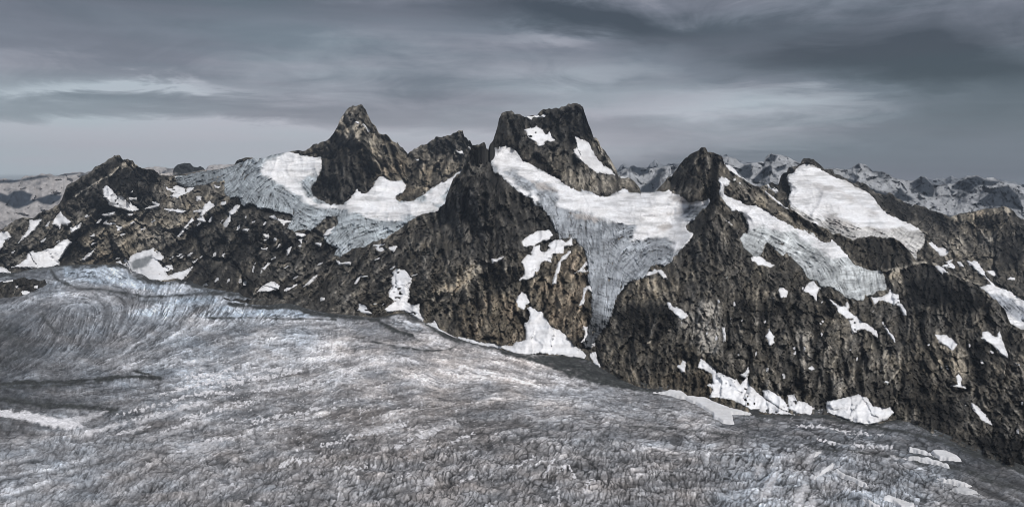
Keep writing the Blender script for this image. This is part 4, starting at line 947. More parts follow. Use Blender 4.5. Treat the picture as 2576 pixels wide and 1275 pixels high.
PATCH2 = [
    (R3((505, 290), (560, 275), (600, 265), (640, 290), (660, 320), (685, 330), (690, 295), (710, 330), (750, 375), (700, 390), (675, 375), (655, 385), (650, 410), (610, 415), (590, 380), (560, 365), (530, 340)), G_MID, 'ragged snow patch in the middle of the flat-topped black peak'),
    (R3((888, 342), (950, 362), (990, 385), (1020, 440), (1050, 500), (1100, 555), (1160, 595), (1205, 635), (1150, 630), (1060, 622), (1000, 577), (940, 532), (890, 490), (880, 450), (905, 410)), G_MID, 'long snow couloir curving down the right side of the flat-topped peak'),
    (R3((500, 184), (560, 187), (650, 177), (672, 180), (650, 196), (570, 202), (555, 220), (530, 206)), G_MID, 'thin snow strip on the summit shoulder of the flat-topped peak'),
    (R3((1220, 642), (1285, 654), (1240, 660)), G_MID, 'snow lip at the foot of the long couloir, right of the flat-topped peak'),
    (R6((480, 100), (520, 60), (570, 30), (620, 10), (700, 8), (722, 50), (690, 80), (640, 88), (600, 112), (580, 125), (500, 130)), G_MID, 'upper lobe of snow under the central buttress left of the blue ice'),
    (R6((575, 140), (605, 122), (628, 118), (625, 160), (650, 180), (700, 150), (685, 125), (730, 82), (780, 80), (820, 100), (862, 65), (868, 120), (800, 130), (802, 185), (722, 192), (700, 230), (712, 256), (650, 240), (622, 262), (612, 320), (570, 365),
         (520, 387), (470, 384), (502, 350), (500, 290), (480, 250), (520, 200), (570, 200), (560, 180)), G_MID, 'largest ragged snowfield on brown rock left of the glacier tongue'),
    (R6((855, 165), (858, 178), (825, 218), (785, 252), (775, 310), (750, 350), (742, 415), (715, 417), (728, 370), (743, 310), (763, 250), (790, 210), (820, 190)), G_MID, 'narrow snow ribbon down the brown rock beside the glacier tongue'),
    (R6((875, 338), (920, 308), (968, 248), (980, 275), (945, 305), (992, 312), (985, 330), (920, 328)), G_MID, 'branching snow sliver touching the left side of the glacier tongue'),
    (R6((958, 440), (1010, 428), (1018, 482), (990, 460), (972, 470), (958, 530), (957, 572), (915, 587), (938, 530), (953, 480)), G_MID, 'hook-shaped snow patch at the left edge of the narrowing glacier tongue'),
    (R6((952, 738), (978, 745), (988, 800), (968, 850), (938, 857), (962, 820), (962, 772), (944, 765)), G_MID, 'thin snow strip left of the dark toe of the glacier tongue'),
    (R6((485, 478), (512, 500), (542, 555), (515, 570), (498, 612), (455, 590), (440, 530), (460, 500)), G_MID, 'small snow patch perched above the big fan of snow'),
    (R6((530, 600), (552, 588), (600, 620), (640, 625), (660, 670), (700, 740), (780, 770), (830, 820), (862, 850), (885, 890), (950, 925), (980, 955), (960, 985), (890, 975), (800, 957), (700, 950), (600, 945), (560, 955), (450, 945), (350, 912), (200, 886),
         (80, 852), (0, 830), (0, 815), (100, 843), (300, 878), (415, 890), (430, 865), (515, 840), (520, 780), (505, 715), (540, 700), (547, 650)), G_MID, 'great fan of snow spilling down to the glacier between brown rock faces'),
    (R5((1485, 603), (1550, 598), (1560, 573), (1582, 600), (1595, 640), (1680, 688), (1800, 733), (1900, 750), (1900, 765), (1800, 745), (1720, 712), (1640, 685), (1580, 650), (1540, 625)), G_MID, 'thin curved rim of snow along the glacier edge left of the great fan'),
    (R6((1018, 940), (1047, 928), (1052, 1000), (1085, 1052), (1050, 1032), (1010, 985), (998, 952)), G_MID, 'small snow tail at the foot of the gully right of the great fan'),
    (R6((1012, 868), (1042, 868), (1044, 892), (1016, 894)), G_MID, 'snow spot at the very toe of the glacier tongue'),
    (R6((252, 228), (290, 233), (352, 203), (330, 232), (268, 267)), G_MID, 'boat-shaped snow patch alone on the brown flank of the central buttress'),
    (R6((1425, 357), (1440, 330), (1490, 308), (1540, 312), (1582, 350), (1588, 377), (1560, 367), (1520, 327), (1480, 347)), G_WALL, 'arched snow strip on the rock step right of the glacier tongue'),
    (R6((1590, 558), (1620, 563), (1626, 590), (1670, 598), (1720, 630), (1748, 660), (1702, 692), (1700, 720), (1690, 690), (1650, 645), (1628, 612), (1600, 592)), G_WALL, 'slanting snow patch on dark rock right of the tongue, below the step'),
    (R6((1655, 1042), (1690, 1030), (1705, 993), (1727, 1003), (1728, 1087), (1695, 1087), (1680, 1055)), G_WALL, 'small kite-shaped snow patch above the glacier left of the long snowbank'),
    (R5((1275, 185), (1350, 208), (1390, 260), (1382, 300), (1360, 340), (1367, 400), (1350, 440), (1380, 460), (1420, 463), (1447, 447), (1442, 520), (1482, 570), (1475, 588), (1430, 562), (1380, 532), (1330, 505), (1280, 500), (1200, 520), (1175, 490), (1230, 450),
         (1255, 432), (1218, 400), (1210, 370), (1240, 320), (1230, 285), (1190, 263), (1250, 240), (1243, 210)), G_MID, 'tall branching snowfield running down to the glacier bend, pitted with dark rocks'),
    (R5((990, 458), (1030, 463), (1055, 500), (1082, 527), (1020, 522), (983, 500)), G_MID, 'small snow patch at the glacier edge left of the tall branching snowfield'),
    (R5((1000, 233), (1047, 240), (1000, 252), (962, 300), (952, 300), (975, 260)), G_MID, 'curved snow sliver left of the tall branching snowfield'),
    (R5((1112, 25), (1170, 22), (1182, 45), (1150, 62), (1120, 47)), G_MID, 'left one of two snow patches below the rounded dark spur'),
    (R5((1205, 25), (1270, 13), (1262, 42), (1250, 55), (1220, 45)), G_MID, 'right one of two snow patches below the rounded dark spur'),
    (R2((1085, 1168), (1150, 1160), (1200, 1135), (1185, 1162), (1130, 1178)), G_MID, 'thin snow strip above the two patches under the rounded dark spur'),
    (R5((815, 122), (845, 138), (925, 136), (922, 152), (830, 154)), G_MID, 'level snow streak directly below the toe of the blue icefall'),
    (R5((700, 405), (727, 403), (722, 427), (700, 425)), G_MID, 'lone snow fleck on the dark debris slope above the glacier'),
    (Z1((628, 312), (700, 345), (760, 385), (800, 430), (860, 476), (935, 548), (900, 532), (850, 500), (790, 460), (740, 420), (690, 390), (650, 355)), G_WALL, 'narrow snow edge along the right ridge of the eastern pointed peak'),
    (Z1((738, 488), (765, 490), (770, 512), (745, 515)), G_WALL, 'tiny snow spot below the right ridge of the eastern pointed peak'),
    (Z1((805, 540), (830, 535), (822, 558)), G_WALL, 'tiniest snow fleck right of the spot under the eastern peak ridge'),
    (Z1((1098, 622), (1150, 655), (1240, 735), (1395, 850), (1380, 855), (1300, 805), (1200, 735), (1120, 665)), G_WALL, 'long thin snow edge where the eastern ridge meets the back ridge'),
    (Z1((615, 955), (650, 975), (735, 1045), (720, 1052), (650, 1000)), G_WALL, 'thin snow scratch on the spur in front of the eastern peak'),
    (Z4((352, 372), (420, 395), (525, 468), (470, 450), (430, 432), (437, 460), (390, 430)), G_WALL, 'forked snow edge on the crest at the far right above the wall'),
    (P((1886, 648), (1899, 641), (1915, 648), (1948, 668), (1938, 674), (1922, 668), (1908, 668)), G_WALL, 'snow patch in the notch under the left rim of the eastern glacier'),
    (Q3((278, 378), (295, 380), (302, 450), (290, 460), (284, 410)), G_WALL, 'narrow upright snow patch in the middle of the eastern wall'),
    (Q3((520, 430), (535, 410), (545, 383), (557, 410), (572, 430), (570, 467), (545, 477), (535, 450)), G_WALL, 'diamond-shaped snow patch in the middle of the eastern wall'),
    (Q3((598, 150), (620, 152), (645, 175), (640, 207), (610, 212), (593, 180)), G_WALL, 'rounded snow patch high on the eastern wall below the glacier'),
    (Q3((738, 170), (760, 130), (790, 118), (812, 150), (832, 160), (810, 180), (805, 227), (790, 200), (760, 187)), G_WALL, 'star-shaped snow patch hanging from the left rim of the eastern glacier'),
    (Q3((865, 205), (900, 238), (930, 258), (970, 262), (975, 238), (992, 263), (982, 285), (1012, 308), (1050, 333), (1090, 358), (1142, 400), (1145, 432), (1110, 402), (1060, 387), (1030, 397), (1008, 412), (998, 370), (980, 330), (930, 292), (913, 262)), G_WALL, 'long ragged snow patch slanting down right under the eastern glacier snout'),
    (Q3((1113, 210), (1170, 203), (1200, 193), (1215, 158), (1227, 180), (1262, 200), (1272, 240), (1302, 270), (1314, 312), (1295, 312), (1270, 262), (1230, 247), (1170, 227), (1130, 247)), G_WALL, 'arched snow patch at the right end of the eastern glacier snout'),
    (Q3((1165, 345), (1180, 355), (1202, 388), (1237, 428), (1247, 470), (1220, 432), (1195, 397)), G_WALL, 'thin curved snow sliver on the wall below the arched patch'),
    (Q3((1466, 418), (1530, 423), (1560, 443), (1592, 470), (1565, 510), (1530, 482), (1490, 457)), G_WALL, 'lens-shaped snow patch on the dark wall at the right'),
    (Q3((1722, 440), (1733, 400), (1755, 393), (1790, 430), (1810, 428), (1825, 393), (1837, 440), (1857, 490), (1872, 547), (1830, 522), (1790, 472)), G_WALL, 'two-horned snow patch below the far right crest'),
    (Q3((1668, 798), (1700, 818), (1750, 868), (1785, 920), (1740, 907), (1690, 852)), G_WALL, 'spindle-shaped snow patch on black scree at the lower right'),
    (Q3((1548, 697), (1588, 690), (1583, 645), (1600, 633), (1614, 660), (1612, 685), (1637, 717), (1600, 710)), G_WALL, 'small cross-shaped snow patch on the gully floor at the right'),
    (Q3((756, 605), (780, 591), (797, 610), (775, 624)), G_WALL, 'small round snow patch low on the eastern wall'),
    (Q3((1168, 674), (1217, 678), (1200, 692)), G_WALL, 'short curved snow rim under the hollow of the eastern wall'),
    (Q3((378, 642), (410, 625), (425, 598), (430, 630), (415, 657)), G_WALL, 'small snow triangle above the long snowbank at the wall foot'),
    (Q3((148, 600), (163, 553), (200, 583), (250, 618), (300, 648), (360, 668), (380, 700), (390, 680), (420, 660), (432, 700), (480, 738), (520, 778), (560, 800), (610, 835), (685, 864), (560, 856), (440, 835), (380, 805), (330, 778), (260, 767), (208, 772), (232, 720),
         (198, 695), (232, 690), (222, 640), (180, 610)), G_WALL, 'largest snowbank at the foot of the eastern wall, tapering to the right'),
    (Q3((508, 728), (540, 723), (600, 758), (640, 798), (652, 842), (620, 838), (570, 805), (520, 770)), G_WALL, 'greyish snowbank just right of the largest bank at the wall foot'),
    (Q3((643, 758), (680, 752), (702, 788), (740, 793), (792, 825), (775, 862), (700, 855), (653, 832)), G_WALL, 'small lumpy snowbank between the two big banks at the wall foot'),
    (Q3((858, 795), (940, 773), (1000, 763), (1040, 752), (1090, 768), (1122, 820), (1180, 823), (1215, 823), (1234, 850), (1205, 885), (1150, 908), (1090, 920), (1020, 904), (940, 876), (868, 852)), G_WALL, 'rounded scalloped snowbank at the right end of the wall foot'),
]
PATCH3 = [
    (Z4((283, 138), (330, 143), (352, 165), (400, 198), (450, 208), (497, 245), (470, 282), (410, 280), (388, 240), (330, 202)), 'bright snow patch below the toe of the back glacier'),
    (Z4((428, 390), (490, 365), (470, 345), (542, 318), (522, 350), (572, 383), (578, 417), (520, 412), (480, 402)), 'ragged snow patch in the hollow behind the far right crest'),
    (Z4((588, 343), (622, 352), (655, 392), (620, 387)), 'small snow fleck between the hollow and the corner glacier'),
    (Z4((893, 440), (940, 433), (992, 448), (1007, 497), (960, 487), (910, 462)), 'snow patch just right of the thin arm of the corner glacier'),
    (Z4((1113, 520), (1150, 498), (1197, 508), (1192, 532), (1130, 532)), 'small oval snow patch on brown rock near the right edge'),
    (Z1((1130, 555), (1170, 578), (1240, 617), (1293, 655), (1240, 663), (1180, 622), (1140, 592)), 'slanting snow strip on the dark step left of the back glacier'),
    (R4((1068, 488), (1100, 484), (1142, 508), (1130, 516), (1090, 500)), 'small snow fleck on the dark crest beyond the back glacier'),
]
PATCHG = [
    (Q6((238, 352), (330, 352), (370, 335), (440, 345), (480, 375), (590, 385), (650, 415), (740, 450), (880, 485), (870, 494), (760, 492), (770, 545), (700, 542), (640, 515), (635, 490), (600, 470), (540, 430), (470, 400), (380, 375)), 'flat tongue of snow on the glacier below the eastern wall'),
    (Z5((1178, 422), (1250, 428), (1400, 466), (1440, 496), (1522, 548), (1460, 524), (1350, 502), (1250, 468), (1200, 456)), 'bright narrow snow streak, upper left of the four at the lower right'),
    (Z5((1445, 472), (1530, 458), (1640, 473), (1740, 508), (1852, 582), (1680, 582), (1560, 562), (1500, 525)), 'spindle of snow ending in a bright tip near the rock at the lower right'),
    (Z5((1108, 543), (1280, 538), (1430, 558), (1540, 598), (1680, 648), (1687, 697), (1600, 672), (1480, 632), (1380, 602), (1240, 572)), 'brightest long snow bar on the glacier at the lower right'),
    (Z5((1498, 798), (1650, 817), (1750, 817), (1850, 848), (1962, 896), (1880, 903), (1750, 873), (1620, 843)), 'thin snow bar below the brightest one near the right edge'),
    (Z5((1688, 942), (1800, 913), (1920, 928), (2062, 987), (1900, 993), (1780, 973)), 'lowest dull grey lens of snow near the right edge'),
    (Z5((868, 1062), (940, 1008), (1010, 1028), (1170, 1078), (1262, 1100), (1262, 1180), (1100, 1160), (1000, 1085), (900, 1082)), 'broad snow strip cut by the bottom edge of the picture'),
    (Z5((283, 710), (340, 688), (400, 738), (520, 788), (600, 828), (702, 868), (702, 898), (620, 882), (560, 845), (420, 785), (370, 762)), 'zigzag snow crest slanting down right across the crevasses'),
    (Z5((33, 830), (60, 788), (130, 750), (140, 680), (170, 700), (270, 618), (302, 618), (240, 702), (150, 765), (70, 803)), 'crooked snow crest left of the zigzag one'),
    (Z5((48, 542), (80, 488), (150, 452), (155, 462), (100, 512)), 'small slanting snow crest above the crooked one'),
    (Z5((625, 1052), (690, 1062), (760, 1090), (860, 1130), (860, 1180), (760, 1150), (690, 1100)), 'snow crest at the bottom edge below the zigzag one'),
]

# ------------------------------------------------------------------ building the sheets


FLECK_ZONES = [(P((-100, 560), (150, 520), (300, 560), (430, 520), (620, 540), (820, 620), (850, 720), (640, 730), (450, 690), (300, 650), (-100, 680)), 1.0), (P((850, 660), (1000, 610), (1060, 700), (960, 770), (850, 740)), .8), (P((1350, 620), (1470, 660), (1470, 800), (1380, 780)), .5),
               (P((1850, 660), (2000, 700), (2200, 780), (2250, 1000), (1900, 980), (1800, 900), (1750, 800)), .55), (P((2300, 830), (2576, 880), (2576, 1100), (2400, 1020)), .6), (P((2320, 640), (2480, 690), (2576, 740), (2450, 720)), .8), (P((1300, 640), (1400, 600), (1340, 700)), .5)]
PATCH_DIRT = [R1((985, 950), (1030, 925), (1080, 910), (1160, 890), (1150, 930), (1100, 990), (1010, 1000))]


def components(keep):
    lab = np.where(keep, np.arange(keep.size).reshape(keep.shape) + 1, 0)
    while True:
        n = lab.copy()
        for ax in (0, 1):
            for s in (1, -1):
                r = np.roll(lab, s, ax)
                if ax == 0:
                    r[0 if s == 1 else -1, :] = 0
                else:
                    r[:, 0 if s == 1 else -1] = 0
                n = np.maximum(n, r)
        n = np.where(keep, n, 0)
        if (n == lab).all():
            return lab
        lab = n


def largest(keep):
    ys, xs = np.where(keep)
    if len(ys) == 0:
        return keep
    y0, y1, x0, x1 = ys.min(), ys.max() + 1, xs.min(), xs.max() + 1
    sub = keep[y0:y1, x0:x1]
    if sub.size > 60000:
        return keep
    lab = components(sub)
    v, c = np.unique(lab[lab > 0], return_counts=True)
    out = np.zeros_like(keep)
    out[y0:y1, x0:x1] = lab == v[np.argmax(c)]
    return out


def snow_colour(U, V, seed):
    n = fbm(U / 26, V / 12, 4, seed) - 0.5
    n2 = fbm(U / 5, V / 4, 3, seed + 4) - 0.5
    st = fbm(U / 40, V / 5, 4, seed + 14, 0.6) - 0.5
    a = np.clip(0.82 + 0.22 * n + 0.12 * n2 + 0.25 * st, 0.3, 0.9)
    return a[..., None] * (np.array([0.985, 0.985, 1.01]) + (0.5 * n)[..., None] * np.array([-0.08, -0.02, 0.05]))


def overlay(S, Dsm, sd, thick, name, colour, mat, relief=None, edge=3.0):
    """a body of snow or ice lying on the face: its surface stands proud of the rock and dives under it at the rim"""
    keepv = sd > -2.2
    kf = keepv[:-1, :-1] & keepv[:-1, 1:] & keepv[1:, 1:] & keepv[1:, :-1]
    kf = largest(kf)
    if kf.sum() < 2:
        return None
    up = sstep(-0.6, edge, sd)
    D = Dsm * (1 + 0.0022 * (sd < -0.6)) - thick * up + thick * 0.5 * sstep(0, -2.2, sd)
    if relief is not None:
        D = D + relief * up
    co = world(S.U, S.V, D).reshape(-1, 3)
    i = np.arange(S.U.size).reshape(S.shape)
    f = np.stack([i[:-1, :-1], i[:-1, 1:], i[1:, 1:], i[1:, :-1]], -1)[kf]
    return make_mesh(name, co, f, colour.reshape(-1, 3), mat)


def ice_colour(U, V, snow, dirt, seed, base=(0.36, 0.39, 0.42), dark=0.0):
    l1 = msample(L_ICE1, U, V)
    l2 = msample(L_ICE2, U, V)
    n = fbm(U / 30, V / 18, 4, seed + 3) - 0.5
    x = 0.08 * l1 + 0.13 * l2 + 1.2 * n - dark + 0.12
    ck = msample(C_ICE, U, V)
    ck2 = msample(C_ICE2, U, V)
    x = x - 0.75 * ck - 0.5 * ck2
    ice = np.array(base) * np.exp(x)[..., None]
    sn = snow_colour(U, V, seed + 8) * (1 - 0.30 * sstep(0.5, 0.72, fbm(U / 60, V / 9, 4, seed + 12, 0.6)))[..., None]
    sn = sn * (1 + 0.03 * l1)[..., None]
    brown = np.array([0.40, 0.37, 0.355]) * np.exp(0.12 * l1 + 0.1 * l2)[..., None]
    c = ice * (1 - snow[..., None]) + sn * snow[..., None]
    return c * (1 - dirt[..., None]) + brown * dirt[..., None], l1, l2


def zone(U, V, polys, soft, seed):
    z = np.zeros(U.shape, np.float32)
    w = (fbm(U / 26, V / 12, 4, seed) - 0.5) * soft * 1.9 + 0.7 * msample(L_ICE1, U, V)
    for p in polys:
        z = np.maximum(z, sstep(-soft * 0.5, soft * 0.5, sdist(U, V, p) + w))
    return z


def build_sheet(S, seed, patches, ices, regions, k=1.0, rot=0.0, fleck=None):
    big, fine, l1, l2, blocks, mid = rock_relief(S, seed, k, rot)
    U, V = S.U, S.V
    # rim noise of the snow outlines
    rim = (fbm(U / 6, V / 5, 3, seed + 31, 0.75) - 0.5) * 6.5
    cover = np.full(S.shape, -30.0, np.float32)
    sds = []
    for poly, label in [(p[0], p[1]) for p in patches]:
        sd = sdist(U, V, poly, 14) + rim * 0.75 + 0.4
        if any(k in label for k in ('ragged', 'branching', 'pitted', 'forked', 'largest', 'lumpy')):
            pit = vn(U / 5.5, V / 4.5, seed + 35) + 0.5 * (vn(U / 19, V / 15, seed + 36) - 0.5)
            sd = np.minimum(sd, (0.99 - pit) * 26)
        sds.append(sd)
        cover = np.maximum(cover, sd)
    isds = []
    for ice in ices:
        sd = sdist(U, V, ice['poly'], 16) + rim
        isds.append(sd)
        cover = np.maximum(cover, sd)
    m = sstep(-2.5, 3.5, cover)
    icem = np.full(S.shape, -30.0, np.float32)
    for sd in isds:
        icem = np.maximum(icem, sd)
    Dsm = S.D * (1 + big - 0.022 * S.h1 * (1 - 0.7 * sstep(-12, 4, cover)) * (1 - 0.85 * sstep(-8, 12, icem)))
    Drock = Dsm * (1 + fine * (1 - 0.975 * m) + 0.0020 * m)
    co = S.verts(Drock)
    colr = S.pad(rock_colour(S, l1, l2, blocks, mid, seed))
    nr, nc = co.shape[:2]
    f = grid_faces(nr, nc).reshape(nr - 1, nc - 1, 4)
    own = np.zeros((nr - 1, nc - 1), int)
    fu = np.concatenate([U[:1], U] + [U[-1:]] * 5, 0)[:-1, :-1]
    fv = np.concatenate([V[:1], V] + [V[-1:]] * 5, 0)[:-1, :-1]
    for n, (poly, _) in enumerate(regions[1:], 1):
        own[sdist(fu, fv, poly, 4) > 0] = n
    for n, (_, label) in enumerate(regions):
        ff = f[own == n]
        if len(ff):
            tag(make_mesh('mountain', co.reshape(-1, 3), ff, colr.reshape(-1, 3), M_ROCK), label, kind='structure')
    for ice, sd in zip(ices, isds):
        sn = zone(U, V, ice['snow'], ice.get('soft', 13), seed + 60)
        di = zone(U, V, ice.get('dirt', []), 10, seed + 61) * ice.get('dirtk', 0.8)
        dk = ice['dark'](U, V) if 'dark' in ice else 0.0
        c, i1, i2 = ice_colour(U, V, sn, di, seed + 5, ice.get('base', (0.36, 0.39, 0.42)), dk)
        h = -(0.0006 * i1 + 0.0007 * i2 - 0.0035 * msample(C_ICE, U, V) - 0.002 * msample(C_ICE2, U, V) + 0.010 * (fbm(U / 14, V / 10, 3, seed + 66) - 0.5)) * (1 - 0.85 * sn) * S.D * ice.get('rough', 1.0)
        h = h - 0.010 * S.D * (fbm(U / 60, V / 22, 3, seed + 67) - 0.5) * (0.4 + 0.6 * sn)
        ob = overlay(S, Dsm, sd, 0.0052 * S.D, 'glacier', c, M_ICE, h)
        tag(ob, ice['label'], 'glacier')
    for p, sd in zip(patches, sds):
        c = snow_colour(U, V, seed + 77)
        for dp in PATCH_DIRT:
            dm = sstep(-3, 4, sdist(U, V, dp, 10) + rim)[..., None]
            c = c * (1 - dm) + np.array([0.24, 0.25, 0.26]) * dm
        h = -0.0035 * S.D * (fbm(U / 9, V / 7, 3, seed + 68) - 0.5) - 0.011 * S.D * (fbm(U / 32, V / 26, 3, seed + 69) - 0.5)
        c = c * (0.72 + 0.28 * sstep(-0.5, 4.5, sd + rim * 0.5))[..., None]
        ob = overlay(S, Dsm, sd, 0.0034 * S.D, 'snow_patch', c, M_SNOW, h)
        if ob:
            tag(ob, p[1], 'snow patch', p[3])
        else:
            print('LOST', p[1])
    if fleck:
        fl = msample(C_FLECK, U, V)
        z = np.zeros(S.shape)
        for poly, q in FLECK_ZONES:
            z = np.maximum(z, q * sstep(-6, 6, sdist(U, V, poly)))
        z = z * sstep(3, 8, S.ht) * sstep(2, 8, S.hb) * (cover < -3)
        on = fl * z * (0.4 + 0.9 * vn(U / 33, V / 27, seed + 160)) * (0.5 + vn(U / 5, V / 4, seed + 161)) > 0.36
        kf = on[:-1, :-1] | on[1:, 1:] | (on[:-1, 1:] & on[1:, :-1])
        i = np.arange(U.size).reshape(S.shape)
        ff = np.stack([i[:-1, :-1], i[:-1, 1:], i[1:, 1:], i[1:, :-1]], -1)[kf]
        tag(make_mesh('snow', world(U, V, np.minimum(Dsm, Drock) - 0.0016 * S.D).reshape(-1, 3), ff, (0.62 * snow_colour(U, V, seed + 79)).reshape(-1, 3), M_SNOW), fleck, kind='stuff')


S1 = Sheet(-260, 1262, curve(TOP1), curve(BOT1), D1, 2.0, 2.3, 3, calm=[(400, 585), (640, 735)])
build_sheet(S1, 3, [(p[0], p[1], None, G_SLOPE) for p in PATCH1],
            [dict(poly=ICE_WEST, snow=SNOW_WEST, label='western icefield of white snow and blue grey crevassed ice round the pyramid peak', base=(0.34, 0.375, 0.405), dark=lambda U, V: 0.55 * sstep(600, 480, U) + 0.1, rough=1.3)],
            [(None, 'long brown rock slope striped with snow gullies above the glacier on the left'),
             (P((-200, 380), (400, 300), (430, 440), (405, 500), (330, 540), (150, 530), (60, 560), (-200, 620)), 'western peak with a slanting dark summit slab and a black face'),
             (P((740, 370), (760, 200), (1010, 200), (1027, 384), (1040, 430), (1010, 470), (1000, 520), (850, 522), (770, 500), (800, 400)), 'pyramid-shaped rock peak rising alone behind the western icefield'),
             (P((1027, 384), (1040, 300), (1300, 300), (1300, 560), (1100, 500), (1030, 515), (1000, 520), (1010, 470), (1040, 430)), 'dark angular peak with a slanting flat top right of the pyramid peak')], 1.0, 0.55, 'small snow flecks scattered over the western rock slope')

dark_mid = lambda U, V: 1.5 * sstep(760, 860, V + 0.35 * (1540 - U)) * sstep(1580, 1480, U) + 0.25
S2 = Sheet(560, 2900, curve(TOP2), curve(BOT2), D2, 2.1, 2.3, 11, calm=[(1612, 1655)])
build_sheet(S2, 11, [(p[0], p[2], None, p[1]) for p in PATCH2],
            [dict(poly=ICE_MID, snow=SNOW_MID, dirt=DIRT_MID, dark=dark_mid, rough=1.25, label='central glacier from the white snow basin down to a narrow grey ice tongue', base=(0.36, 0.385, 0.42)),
             dict(poly=ICE_EAST, snow=SNOW_EAST, label='eastern hanging glacier with a broad grey snout above the rock wall', base=(0.42, 0.44, 0.45))],
            [(None, 'high brown and black rock wall above the glacier on the right'),
             (P((500, 700), (841, 640), (1100, 480), (1200, 300), (1232, 340), (1236, 430), (1330, 500), (1400, 590), (1490, 640), (1500, 920), (1440, 1000), (500, 1000)), 'central dark buttress with a pointed top and brown lower flanks'),
             (P((1232, 350), (1260, 200), (1560, 200), (1630, 480), (1600, 495), (1480, 500), (1300, 410), (1236, 400)), 'flat-topped black peak with steep sides, highest of the central group'),
             (P((1640, 482), (1700, 300), (1830, 300), (1900, 470), (2073, 570), (2090, 620), (1900, 540), (1850, 600), (1760, 640), (1720, 520)), 'pointed dark peak on the eastern ridge between two glaciers')], 1.0, 0.0, 'small snow flecks scattered over the central and eastern rock faces')

S3 = Sheet(1862, 2900, curve(TOP3), curve(BOT3), D3, 2.1, 1.6, 19)
build_sheet(S3, 19, [(p[0], p[1], None, G_BACK) for p in PATCH3],
            [dict(poly=ICE_BACK, snow=SNOW_BACK, dirt=DIRT_BACK, dirtk=0.5, label='big white snow glacier leaning on the black ridge at the right', base=(0.46, 0.45, 0.44)),
             dict(poly=ICE_CORNER, snow=SNOW_CORNER, label='grey and white glacier cut by the right edge of the picture', base=(0.38, 0.40, 0.44))],
            [(None, 'dark ridge with brown scree hollows behind the eastern wall')], 0.9)

# ------------------------------------------------------------------ distant ranges


def far_sheet(u0, u1, top, bot, d_top, d_bot, name, label, snow, rock, base, seed, jit, thr, step=3.0, dk=1.0):
    S = Sheet(u0, u1, curve(monotone(top)), curve(bot), lambda U, V: U * 0 + d_top, step, jit, seed)
    tt = S.t
    w = (fbm(S.U / 70, S.V / 60, 3, seed + 2) - 0.5)
    S.D = d_bot + (d_top - d_bot) * (tt + 0 * S.U) ** 0.8
    big = fbm((S.U + 40 * w) / 42, S.V / 34, 5, seed, 0.58, True) - 0.42
    att = 0.3 + 0.7 * sstep(0, 8, S.ht)
    fx = S.U + (fbm(S.U / 14, S.V / 14, 3, seed + 5) - 0.5) * 18
    ha, ea = facet(fx / 34, S.V / 30, seed + 1)
    hb, eb = facet(fx / 13, S.V / 11, seed + 2)
    S.D = S.D * (1 - (0.020 * big + 0.022 * ha + 0.010 * hb) * att * dk)
    n = fbm(S.U / 20, S.V / 9, 5, seed + 7, 0.62) - 0.5
    s = sstep(-0.16, 0.14, 0.35 * n + thr + 0.02 + 0.25 * (0.5 - fbm(S.U / 42, S.V / 34, 3, seed, 0.5, True)) + 0.05 * hb + 0.12 * ha)
    for p in snow:
        s = np.maximum(s, sstep(-2.5, 2.5, sdist(S.U, S.V, p) + n * 5))
    for p in rock:
        s = np.minimum(s, 1 - sstep(-2.5, 2.5, sdist(S.U, S.V, p) + n * 5))
    n2 = fbm(S.U / 8, S.V / 6, 4, seed + 9, 0.65) - 0.5
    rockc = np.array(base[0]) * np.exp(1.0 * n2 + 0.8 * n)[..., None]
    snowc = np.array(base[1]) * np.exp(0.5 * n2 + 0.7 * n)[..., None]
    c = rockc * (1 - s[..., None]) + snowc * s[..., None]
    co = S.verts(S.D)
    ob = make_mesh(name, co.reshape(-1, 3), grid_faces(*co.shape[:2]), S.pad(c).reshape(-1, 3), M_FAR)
    tag(ob, label, kind='structure')


RK, SN = (0.030, 0.037, 0.048), (0.34, 0.35, 0.37)  # far rock and snow colours, here and below, have haze painted in
far_sheet(1500, 2900, Z2((-300, 700), (150, 680), (200, 600), (280, 545), (340, 590), (400, 620), (780, 610), (840, 540), (930, 462), (1010, 530), (1030, 555), (1170, 560), (1200, 540), (1290, 540), (1400, 518), (1460, 540), (1800, 520)) + Z1(
    (500, 230), (580, 205), (650, 205), (700, 235), (780, 255), (830, 275), (870, 290), (1000, 300), (1500, 330)) + R4((400, 250), (800, 290), (1100, 330), (1280, 320), (1320, 305), (1380, 310), (1430, 290), (1480, 310), (1550, 288), (1620, 310), (1800, 320), (1900, 340), (1980, 360), (2400, 400)),
    P((1500, 520), (2740, 560)), 26000, 20000, 'distant_mountains', 'farthest pale blue mountain range on the right horizon', [], [], ((0.055, 0.066, 0.085), (0.22, 0.235, 0.26)), 31, 1.2, 0.0)
